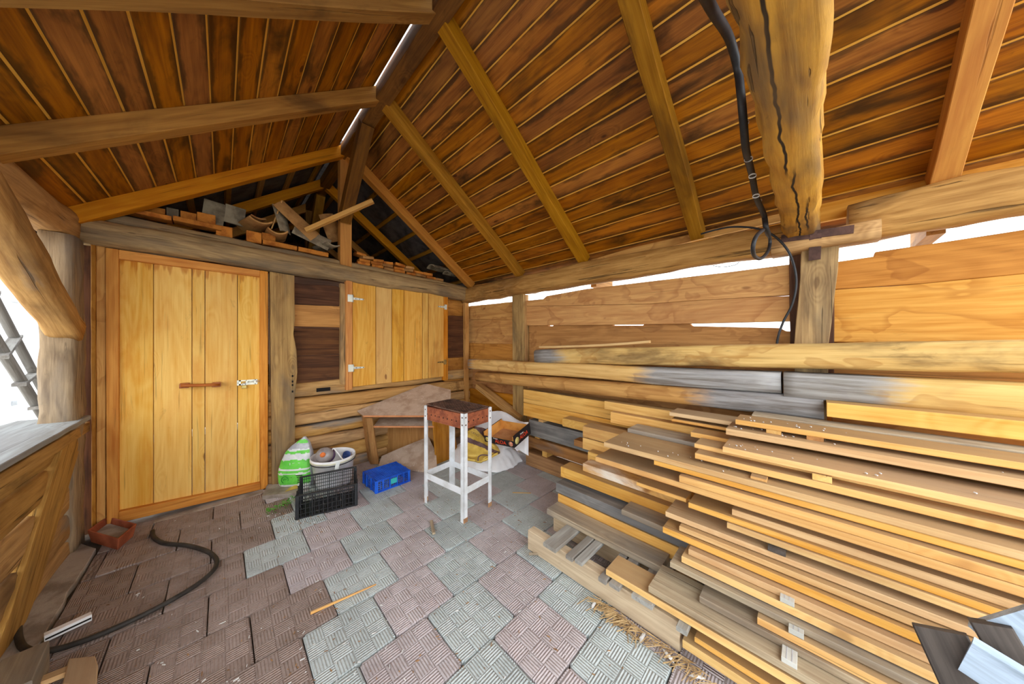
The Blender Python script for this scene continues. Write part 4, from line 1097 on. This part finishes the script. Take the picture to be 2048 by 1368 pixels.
o = mesh('sack_body', vs, fs, None, ys, None, smooth=True, mats=['sack_yellow', 'sack_brown'], fm=fm)
s_ = o.modifiers.new('paper', 'SOLIDIFY'); s_.thickness = .02; s_.offset = 1
tl = P(950, 868, D=2.93)
ft = frame(P(962, 875, D=2.91) - P(946, 866, D=2.95), (-S_ * .6, -C_ * .6, .8), tl)
boxes('label_patch', [(-.05, .05, -.022, .022, -.002, .001)], 'sack_yellow', ys, ft)
text('lettering', 'OKNO', .032, 'sack_brown', ys, ft @ Matrix.Translation((0, 0, .0015)))
o = tube('sack_rim', [P(956, 922, D=2.79), P(957, 914, D=2.80), P(964, 910, D=2.80), P(978, 911, D=2.80)], .006, 'sack_brown', ys)

# ---- fruit box
fb0, fb1, fb2 = P(970, 883, D=2.90), P(1029, 896, D=2.70), P(1056, 868, D=2.94)
fx = (fb1 - fb0); Lf = fx.length; fxn = fx.normalized(); fy = (fb2 - fb1); fy = fy - fxn * fy.dot(fxn); Wf = fy.length
nz_ = fxn.cross(fy.normalized())
if nz_.z < 0: nz_ = -nz_
wf = frame(fxn, nz_, fb0)
Wf = .30; HF, HE = .066, .11
fb = empty('fruit_box', fb0, 'open black printed cardboard fruit box lying on the white tarpaulin', 'box')
boxes('box_floor', [(0, Lf, 0, Wf, -.0, .004)], 'cardboard_floor', fb, wf)
boxes('long_side', [(0, Lf, 0, .005, 0, HF)], 'cardboard', fb, wf)
fp_ = boxes('printed_side', [(0, Lf, -.0015, 0, 0, HF)], 'print_black', fb, wf)
boxes('long_side', [(0, Lf, Wf - .005, Wf, 0, HF * 1.4)], 'cardboard', fb, wf)
for k, x in enumerate((0, Lf - .006)):
    boxes('short_side', [(x, x + .006, 0, Wf, 0, HE), (x - .004 * (k == 1), x + .006 + .004 * (k == 0), 0, .03, 0, HE), (x - .004 * (k == 1), x + .006 + .004 * (k == 0), Wf - .03, Wf, 0, HE)], 'cardboard', fb, wf)
ps = boxes('printed_side', [(Lf, Lf + .0015, 0, Wf, 0, HE), (Lf - .007, Lf + .0015, 0, Wf, HE, HE + .0015)], 'print_black', fb, wf)
boxes('printed_side', [(-.0015, 0, 0, Wf, 0, HE), (-.0015, .007, 0, Wf, HE, HE + .0015)], 'print_black', fb, wf)
wt = wf @ Matrix.Translation((Lf * .56, -.002, HF * .44)) @ Matrix.Rotation(math.pi / 2, 4, 'X')
text('lettering', 'ALOA', .05, 'print_red', fp_, wt)
text('lettering', 'Frutas', .02, 'print_white', fp_, wf @ Matrix.Translation((Lf * .40, -.002, HF * .86)) @ Matrix.Rotation(math.pi / 2, 4, 'X'))
lathe('printed_fruit', [(0, 0), (.024, 0), (.024, .001), (0, .001)], 'print_fruit', fp_, wf @ Matrix.Translation((Lf * .9, -.0015, HF * .5)) @ Matrix.Rotation(math.pi / 2, 4, 'X'), 16)
lathe('printed_fruit', [(0, 0), (.022, 0), (.022, .001), (0, .001)], 'print_grape', fp_, wf @ Matrix.Translation((Lf * .1, -.0015, HF * .5)) @ Matrix.Rotation(math.pi / 2, 4, 'X'), 12)
we = wf @ Matrix.Translation((Lf + .002, Wf * .58, HE * .42)) @ Matrix.Rotation(math.pi / 2, 4, 'Z') @ Matrix.Rotation(math.pi / 2, 4, 'X')
text('lettering', 'ALOA', .055, 'print_red', ps, we)
text('lettering', 'Frutas', .024, 'print_white', ps, we @ Matrix.Translation((-.03, .034, 0)))
lathe('printed_fruit', [(0, 0), (.034, 0), (.034, .001), (0, .001)], 'print_grape', ps, we @ Matrix.Translation((-.12, .0, 0)), 12)

# ---- terracotta trough
t0, t1, t2 = P(237, 1105, Z=0), P(174, 1086, Z=0), P(274, 1072, Z=0)
tg = empty('clay_trough', t0, 'small terracotta planter trough on the floor beside the door frame', 'planter')
vx = (t1 - t0); vy = (t2 - t0); up = Vector((0, 0, .085))
o0 = t0; Ab, Bb = vx * .86, vy * .86; off = (vx + vy) * .07


def ring(s, z):
    c_ = t0 + (vx + vy) / 2
    return [c_ + (p - c_) * s + Vector((0, 0, z)) for p in (t0, t0 + vx, t0 + vx + vy, t0 + vy)]


rs = ring(.84, .0) + ring(1.0, .085) + ring(.9, .085) + ring(.76, .015)
fs = [(0, 1, 2, 3), (12, 13, 14, 15)]
for a_ in range(3):
    for k in range(4): fs.append((a_ * 4 + k, a_ * 4 + (k + 1) % 4, a_ * 4 + 4 + (k + 1) % 4, a_ * 4 + 4 + k))
mesh('trough_body', rs, fs, 'terracotta', tg, None, bev=.003)
dr = ring(.78, .05)
mesh('dry_soil', dr + ring(.77, .02), [(0, 1, 2, 3), (4, 5, 6, 7), (0, 1, 5, 4), (1, 2, 6, 5), (2, 3, 7, 6), (3, 0, 4, 7)], 'concrete', tg, None)

# ---- hose on the floor
hp = [(305, 1062), (307, 1074), (328, 1086), (374, 1091), (415, 1103), (433, 1120), (427, 1140), (398, 1166), (352, 1195), (290, 1228), (228, 1257), (166, 1282), (104, 1300), (54, 1299), (38, 1278), (36, 1240)]
o = tube('rubber_hose', [P(x, y, Z=.014) for x, y in hp], .0115, 'hose_dark', n=10); tag(o, 'black rubber hose curving over the floor tiles near the door', 'hose')
# ---- sticks and scraps on the floor
o = beam('wood_stick', P(621, 1226, Z=.012), P(752, 1168, Z=.012), .013, .012, 'board_orange', None, seg=6, wob=.003, taper=.5); tag(o, 'long thin splintered stick across the middle floor tiles', 'stick')
o = beam('wood_chip', P(863, 1042, Z=.012), P(868, 1067, Z=.012), .022, .014, 'board_weathered', None, seg=4, wob=.003); tag(o, 'short brown wood chip in front of the barbecue', 'wood chip')
o = beam('wood_chip', P(1058, 1108, Z=.012), P(1092, 1108, Z=.012), .014, .012, 'board_weathered', None, seg=4, wob=.003); tag(o, 'short brown wood chip beside the pallet corner', 'wood chip')
o = beam('wood_chip', P(1025, 985, Z=.006), P(1062, 986, Z=.006), .012, .006, 'board_orange', None); tag(o, 'thin orange splinter on the floor below the tarpaulin', 'wood chip')
wsx = beam('white_strip', P(88, 1276, Z=.022), P(183, 1232, Z=.022), .035, .03, 'white_plastic', None); tag(wsx, 'short white plastic strip lying by the concrete kerb', 'plastic strip')
WL = (P(88, 1276, Z=.022) - P(183, 1232, Z=.022)).length / 2 - .002
boxes('strip_groove', [(-WL, WL, -.0182, -.016, -.004, .004)], 'hole_black', wsx, WM[wsx.name])
o = prism('offcut_board', [P(125, 1368, Z=.03), P(138, 1316, Z=.05), P(190, 1311, Z=.05), P(196, 1330, Z=.045), P(192, 1380, Z=.03)], (0, 0, -.022), 'board_pink', bev=.003); tag(o, 'pale rounded wood offcut at the lower edge near the hose', 'offcut')
o = beam('floor_plank', P(70, 1368, Z=.03), P(160, 1332, Z=.02), .04, .02, 'board_pink', None); tag(o, 'narrow plank on the floor beside the pale offcut', 'plank')
o = beam('kerb_block', P(52, 1330, Z=.06), P(10, 1420, Z=.06), .1, .12, 'board_weathered', None, seg=4, wob=.004); tag(o, 'dusty wooden block at the end of the hose', 'block')
# ---- weeds
wd = empty('weed_clump', P(560, 1022, Z=0), 'small green weeds growing between tiles beside the black crate', 'weed')
rw = random.Random(5)
for k in range(46):
    t = rw.random(); q = P(lerp(536, 590, t) + rw.uniform(-5, 5), lerp(1030, 1003, t) + rw.uniform(-6, 6), Z=.0)
    q.z = rw.uniform(.008, .045); an = rw.uniform(0, 6.3); s = rw.uniform(.009, .017)
    m = Matrix.Translation(q) @ Matrix.Rotation(an, 4, 'Z') @ Matrix.Rotation(rw.uniform(-.6, .6), 4, 'X')
    mesh('leaf', [(0, 0, 0), (s, .6 * s, .3 * s), (2.1 * s, 0, .1 * s), (s, -.6 * s, .3 * s)], [(0, 1, 2), (0, 2, 3)], 'leaf_green', wd, m)
for k in range(5):
    t = k / 4.5; q = P(lerp(538, 588, t), lerp(1029, 1004, t), Z=.0)
    tube('stem', [q, q + Vector((rw.uniform(-.02, .02), rw.uniform(-.02, .02), .02)), q + Vector((rw.uniform(-.04, .04), rw.uniform(-.04, .04), .035))], .0014, 'leaf_green', wd, n=5, sub=2)
# ---- straw and small litter (nobody could count it)
vs, fs = [], []
rs_ = random.Random(11)
strawp = [(1205, 1185), (1225, 1212), (1240, 1235), (1258, 1255), (1285, 1268), (1345, 1285), (1375, 1318), (1410, 1350)]
for k in range(230):
    t = rs_.random() ** 1.3 * (len(strawp) - 1); i = min(int(t), len(strawp) - 2); f_ = t - i
    c_ = P(lerp(strawp[i][0], strawp[i + 1][0], f_) + rs_.gauss(0, 9), lerp(strawp[i][1], strawp[i + 1][1], f_) + rs_.gauss(0, 8), Z=0)
    an = rs_.gauss(-.9, .7); L = rs_.uniform(.02, .075); c_.z = rs_.uniform(.004, .022)
    dv = Vector((math.cos(an) * L, math.sin(an) * L, rs_.uniform(-.01, .012)))
    if c_.x + abs(dv.x) > 1.37: c_.x = 1.37 - abs(dv.x)
    bar(c_ - dv * .5, c_ + dv * .5, rs_.uniform(.0007, .0016), vs, fs)
o = mesh('straw', vs, fs, 'straw'); tag(o, 'loose dry straw scattered on the floor along the pallet', 'straw', kind='stuff')
for nm, cnt, mt, lab in (('wood_crumbs', 520, 'debris_wood', 'tiny brown wood crumbs strewn over the floor tiles'), ('white_flakes', 330, 'debris_white', 'tiny white flakes strewn over the floor tiles')):
    vs, fs = [], []
    for k in range(cnt):
        if rs_.random() < .3: c_ = P(rs_.gauss(1000, 90), rs_.gauss(1000, 40), Z=0)
        elif rs_.random() < .25: c_ = P(rs_.gauss(585, 40), rs_.gauss(1030, 16), Z=0)
        else: c_ = P(rs_.uniform(200, 1300), rs_.uniform(960, 1368), Z=0)
        if c_.x > 1.34 and c_.y < 1.35 or c_.x > 1.7 or c_.y > 3.4 or c_.x < -.5: continue
        s = rs_.uniform(.0012, .0032); an = rs_.uniform(0, 3.1); L = s * rs_.uniform(1, 3)
        dv = Vector((math.cos(an) * L, math.sin(an) * L, 0)); c_.z = s * .5 + .002
        bar(c_ - dv, c_ + dv, s * .5, vs, fs)
    o = mesh(nm, vs, fs, mt); tag(o, lab, 'litter', kind='stuff')
vs, fs = [], []
for (k, ex, ey, X, w, th, mt) in front[15:]:
    e = P(ex, ey, X=X)
    for j in range(14):
        c_ = Vector((X + rs_.uniform(.01, .1), e.y - abs(rs_.gauss(.02, .35)) - .02, e.z + .004)); s = rs_.uniform(.0015, .004)
        if k in ('L2', 'M3', 'M2', 'O1', 'O2'): continue
        bar(c_ - Vector((s, s * .6, 0)), c_ + Vector((s, s * .6, 0)), s * .5, vs, fs)
o = mesh('white_droppings', vs, fs, 'debris_white'); tag(o, 'white bird droppings spotted over the top boards', 'droppings', kind='stuff')
for i, (px, py) in enumerate(((1293, 1262), (1340, 1310), (1400, 1345), (1212, 1180))):
    q = P(px, py, Z=.008); q.x = min(q.x, 1.33); m = Matrix.Translation(q) @ Matrix.Rotation(i * 1.1, 4, 'Z')
    o = mesh('feather', [(-.03, 0, .002), (-.01, .009, .007), (.02, .007, .006), (.035, 0, .003), (.02, -.006, .006), (-.01, -.008, .007), (0, 0, .012)], [(0, 1, 6), (1, 2, 6), (2, 3, 6), (3, 4, 6), (4, 5, 6), (5, 0, 6)], 'debris_white', None, m)
    tag(o, ['white feather on the straw beside the pallet', 'white feather on the floor past the straw', 'white feather by the floor-level boards', 'small pale feather below the pallet slats'][i], 'feather')

# ---- cables at the tie beam
cp = [(1395, -40), (1425, 20), (1458, 75), (1475, 135), (1482, 190), (1487, 245), (1492, 300), (1503, 345), (1513, 395), (1528, 430), (1532, 455), (1540, 480), (1536, 502), (1522, 517), (1509, 512), (1506, 494), (1513, 472), (1526, 460)]
cab = tube('hanging_cable', [P(x, y, Y=.165 + .01 * math.sin(i)) for i, (x, y) in enumerate(cp)], lambda t: .0125 if t < .62 else .0085, 'cable_black', n=10)
tag(cab, 'thick black dusty cable hanging beside the tie beam in a loop', 'cable')
for i, (x, y) in enumerate(((1489, 246), (1497, 318), (1505, 352), (1512, 392), (1517, 402))):
    q = P(x, y, Y=.158 + .004 * i)
    lathe('dust_ring', [(.0128, -.003), (.0136, -.003), (.0136, .003), (.0128, .003)], 'dust_white', cab, Matrix.Translation(q) @ Matrix.Rotation(.25, 4, 'Y'), 12)
cq = [(1402, 468, 2.43), (1430, 460, 2.42), (1462, 454, 2.41), (1500, 455, 2.40), (1530, 462, 2.39), (1556, 478, 2.38), (1578, 505, 2.38), (1590, 540, 2.38), (1592, 575, 2.39), (1583, 612, 2.40), (1566, 645, 2.41), (1555, 680, 2.42), (1553, 715, 2.45)]
o = tube('wall_cable', [P(x, y, X=X) for x, y, X in cq], .0062, 'cable_black', n=8); tag(o, 'thin black cable curving from the plate log down to the beams', 'cable')
o = tube('wire', [P(1425, 531, X=2.5), P(1445, 534, X=2.5), P(1470, 530, X=2.5), P(1478, 524, X=2.5)], .0025, 'cable_black', n=6); tag(o, 'thin wire sagging in the bright gap under the plate log', 'wire')


# ---- tiles and bricks stored on the plate above door and shutter
def ztop(X): return 2.2575 - (X + .74) * .0359


def pbrick(px0, py0, px1, py1, mat, label, Y=3.49, dep=.11, tilt=0., name='brick', group='bricks stored on the plate'):
    p0, p1 = P(px0, py1, Y=Y), P(px1, py1, Y=Y)
    cxp = (px0 + px1) / 2; zt, zb = P(cxp, py0, Y=Y).z, P(cxp, py1, Y=Y).z
    L = p1.x - p0.x; h = zt - zb
    c_ = Vector(((p0.x + p1.x) / 2, Y + dep / 2, max(zb, ztop((p0.x + p1.x) / 2) + .0) + h / 2))
    o = beam(name, c_ - Vector((L / 2, 0, -tilt * L / 2)), c_ + Vector((L / 2, 0, -tilt * L / 2)), dep, h, mat, None, c=.004, seg=3, wob=.003)
    return tag(o, label, 'brick', group)


pbrick(152, 404, 226, 412, 'brick_orange', 'long flat brick at the far end above the corner post', dep=.12, tilt=.03)
pbrick(230, 420, 343, 429, 'brick_orange', 'longest flat brick on the plate above the door', dep=.12, tilt=.03)
pbrick(346, 441, 443, 450, 'brick_orange', 'flat brick below the two leaning slabs', dep=.12, tilt=.03)
pbrick(526, 485, 594, 494, 'brick_orange', 'bright flat brick under the big tilted roof tile', dep=.12, tilt=.03)
pbrick(597, 499, 657, 508, 'brick_orange', 'flat brick next to the king post foot', dep=.12, tilt=.03)
pbrick(285, 413, 330, 432, 'brick_orange', 'dull orange brick second from the wall end, lying on the flat bricks', Y=3.56)
pbrick(333, 416, 357, 440, 'tile_clay_grey', 'grey-brown brick standing between orange bricks', Y=3.56)
pbrick(361, 424, 393, 444, 'brick_orange', 'brown brick beside the orange brick with a hollow', Y=3.57)
pbrick(394, 427, 431, 448, 'brick_orange', 'orange brick with a hollow in front of the leaning slabs', Y=3.555)
pbrick(432, 452, 465, 474, 'brick_orange', 'small square orange brick under the leaning slabs', Y=3.53)
pbrick(493, 463, 523, 485, 'brick_orange', 'bright square brick below the nested roof tiles', Y=3.52)
pbrick(524, 467, 551, 482, 'brick_orange', 'flat orange brick below the upright curved tile', Y=3.55)
pbrick(405, 402, 449, 450, 'tile_clay_grey', 'first of two grey slabs leaning upright on the plate', Y=3.68, dep=.025, tilt=.1, name='clay_slab', group='leaning slabs')
pbrick(449, 412, 490, 448, 'tile_clay_grey', 'second of two grey slabs leaning upright, nearer the roof tiles', Y=3.68, dep=.025, tilt=.1, name='clay_slab', group='leaning slabs')


def rooftile(px, py, L, r, arc, mat, label, Y=3.62, rx=0., ry=0., rz=0., flip=False):
    """curved clay barrel tile, local X along it"""
    n = 10; vs = []; fs = []
    for i in (0, 1):
        x = (i - .5) * L; rr = r * (1.08 if i else .92)
        for rad in (rr, rr - .013):
            for k in range(n + 1):
                t = -arc / 2 + arc * k / n
                vs.append((x, rad * math.sin(t), rad * math.cos(t) - r * .6))
    m = n + 1
    for k in range(n):
        fs += [(k, k + 1, 2 * m + k + 1, 2 * m + k), (m + k, m + k + 1, 3 * m + k + 1, 3 * m + k), (k, k + 1, m + k + 1, m + k), (2 * m + k, 2 * m + k + 1, 3 * m + k + 1, 3 * m + k)]
    fs += [(0, m, 3 * m, 2 * m), (n, m + n, 3 * m + n, 2 * m + n)]
    w = Matrix.Translation(P(px, py, Y=Y)) @ Matrix.Rotation(rz, 4, 'Z') @ Matrix.Rotation(ry, 4, 'Y') @ Matrix.Rotation(rx + (math.pi if flip else 0), 4, 'X')
    o = mesh('roof_tile', vs, fs, mat, None, w, smooth=False)
    return tag(o, label, 'roof tile', 'curved clay roof tiles on the plate')


R90 = math.pi / 2
rooftile(512, 447, .34, .13, 1.6, 'tile_clay', 'lower of two nested roof tiles with the ends showing', rz=R90 + .15, flip=True)
rooftile(502, 438, .3, .12, 1.1, 'tile_clay', 'flatter broken roof tile lying in the nested tiles', rz=R90 + .3, flip=True, ry=.05)
rooftile(552, 470, .3, .10, 2.0, 'tile_clay', 'roof tile turned up like a bowl under the tilted tile', rz=R90, flip=True)
rooftile(562, 441, .26, .10, 1.5, 'tile_clay_grey', 'pale roof tile standing on end with its hollow side showing', rx=0, ry=-1.25, rz=R90 + .7)
rooftile(590, 446, .40, .16, .9, 'tile_clay', 'biggest yellow roof tile tilted on edge', rx=R90 * .75, ry=.75, Y=3.60)
rooftile(622, 478, .32, .14, 1.0, 'tile_clay_grey', 'grey roof tile leaning in front of the batten', rx=R90 * .8, ry=.35, Y=3.58)
rooftile(653, 490, .26, .11, 1.4, 'tile_clay_grey', 'grey roof tile turned up beside the king post', rz=R90 + .3, flip=True, Y=3.57)
rooftile(662, 458, .3, .14, 1.2, 'tile_clay', 'brown roof tile standing in shade behind the king post', rx=R90, ry=1.2, Y=3.72)
rooftile(880, 539, .34, .11, 1.9, 'tile_clay_grey', 'upper grey roof tile by the end of the brick heap', rz=.25, Y=3.58)
rooftile(905, 549, .26, .09, 1.9, 'tile_clay_grey', 'lower grey roof tile at the foot of the last rafter', rz=.2, Y=3.56)
o = beam('loose_batten', P(612, 461, Y=3.5), P(746, 402, Y=3.2), .05, .04, 'board_orange', None); tag(o, 'square batten resting on the tiles and jutting past the king post', 'batten')
o = beam('thin_stick', P(543, 458, Y=3.6), P(564, 401, Y=3.56), .012, .01, 'board_orange', None); tag(o, 'thin stick poking up among the roof tiles', 'stick')
# heap of small flat bricks right of the king post
rb = random.Random(21); n = 0
zl = {0: .0, 1: .034, 2: .068, 3: .1}
for layer, (xa, xb, cnt) in enumerate(((1.06, 2.16, 8), (1.06, 1.98, 7), (1.1, 1.72, 5), (1.06, 1.14, 1))):
    for k in range(cnt):
        x = lerp(xa, xb, (k + .5) / cnt) + rb.uniform(-.01, .01); L = (xb - xa) / cnt * rb.uniform(.86, .98) if layer < 3 else .1
        z = ztop(x) + zl[layer] + .017; tl = rb.uniform(-.03, .03) + (.0 if layer < 2 else rb.choice((-.12, .1, .05)))
        an = rb.uniform(-.12, .12)
        dv = Vector((math.cos(an) * L / 2, math.sin(an) * L / 2, tl * L / 2))
        c_ = Vector((x, 3.54 + rb.uniform(-.015, .02), z + abs(tl) * L / 2))
        o = beam('flat_brick', c_ - dv, c_ + dv, .1, .031, rb.choice(['brick_orange', 'brick_orange', 'tile_clay']), None, c=.004, seg=3, wob=.003)
        tag(o, f"small flat brick, {ORD[k]} from the king post in the {['bottom', 'second', 'third', 'top'][layer]} course of the heap", 'brick', 'small flat bricks heaped right of the king post')

# ---- outside on the open side: neighbour's wall, door and ladder
nb = empty('neighbour_house', (-2.0, 8, -.14), 'white neighbouring house wall seen over the parapet', 'house')
boxes('house_wall', [(-2.6, -2.0, 4.6, 14, -.14, 5)], 'white_wall', nb)
hdr = boxes('house_door', [(-2.0, -1.96, 6.85, 8.6, -.1, 2.2)], 'pale_door', nb)
for py in (600, 805):
    q = P(30, py, X=-1.95)
    boxes('door_hinge', [(-.02, .03, -.05, .12, -.03, .03)], 'white_metal', hdr, Matrix.Translation(q))
ld = empty('ladder', P(60, 830, X=-1.25), 'grey wooden ladder leaning outside behind the corner post', 'ladder')
la0, la1 = P(-40, 545, X=-1.3), P(128, 860, X=-1.3)
lb0, lb1 = P(-60, 600, X=-1.12), P(104, 860, X=-1.12)
beam('rail', la0, la1, .07, .05, 'ladder_wood', ld, up=(1, 0, 0), rnd=.6, seg=4)
beam('rail', lb0, lb1, .07, .05, 'ladder_wood', ld, up=(1, 0, 0), rnd=.6, seg=4)
for t in (.1, .32, .54, .76, .95):
    a_, b_ = lerp(la0, la1, t), lerp(lb0, lb1, t)
    dd = (b_ - a_) * .2
    beam('rung', a_ - dd, b_ + dd, .06, .025, 'ladder_wood', ld)
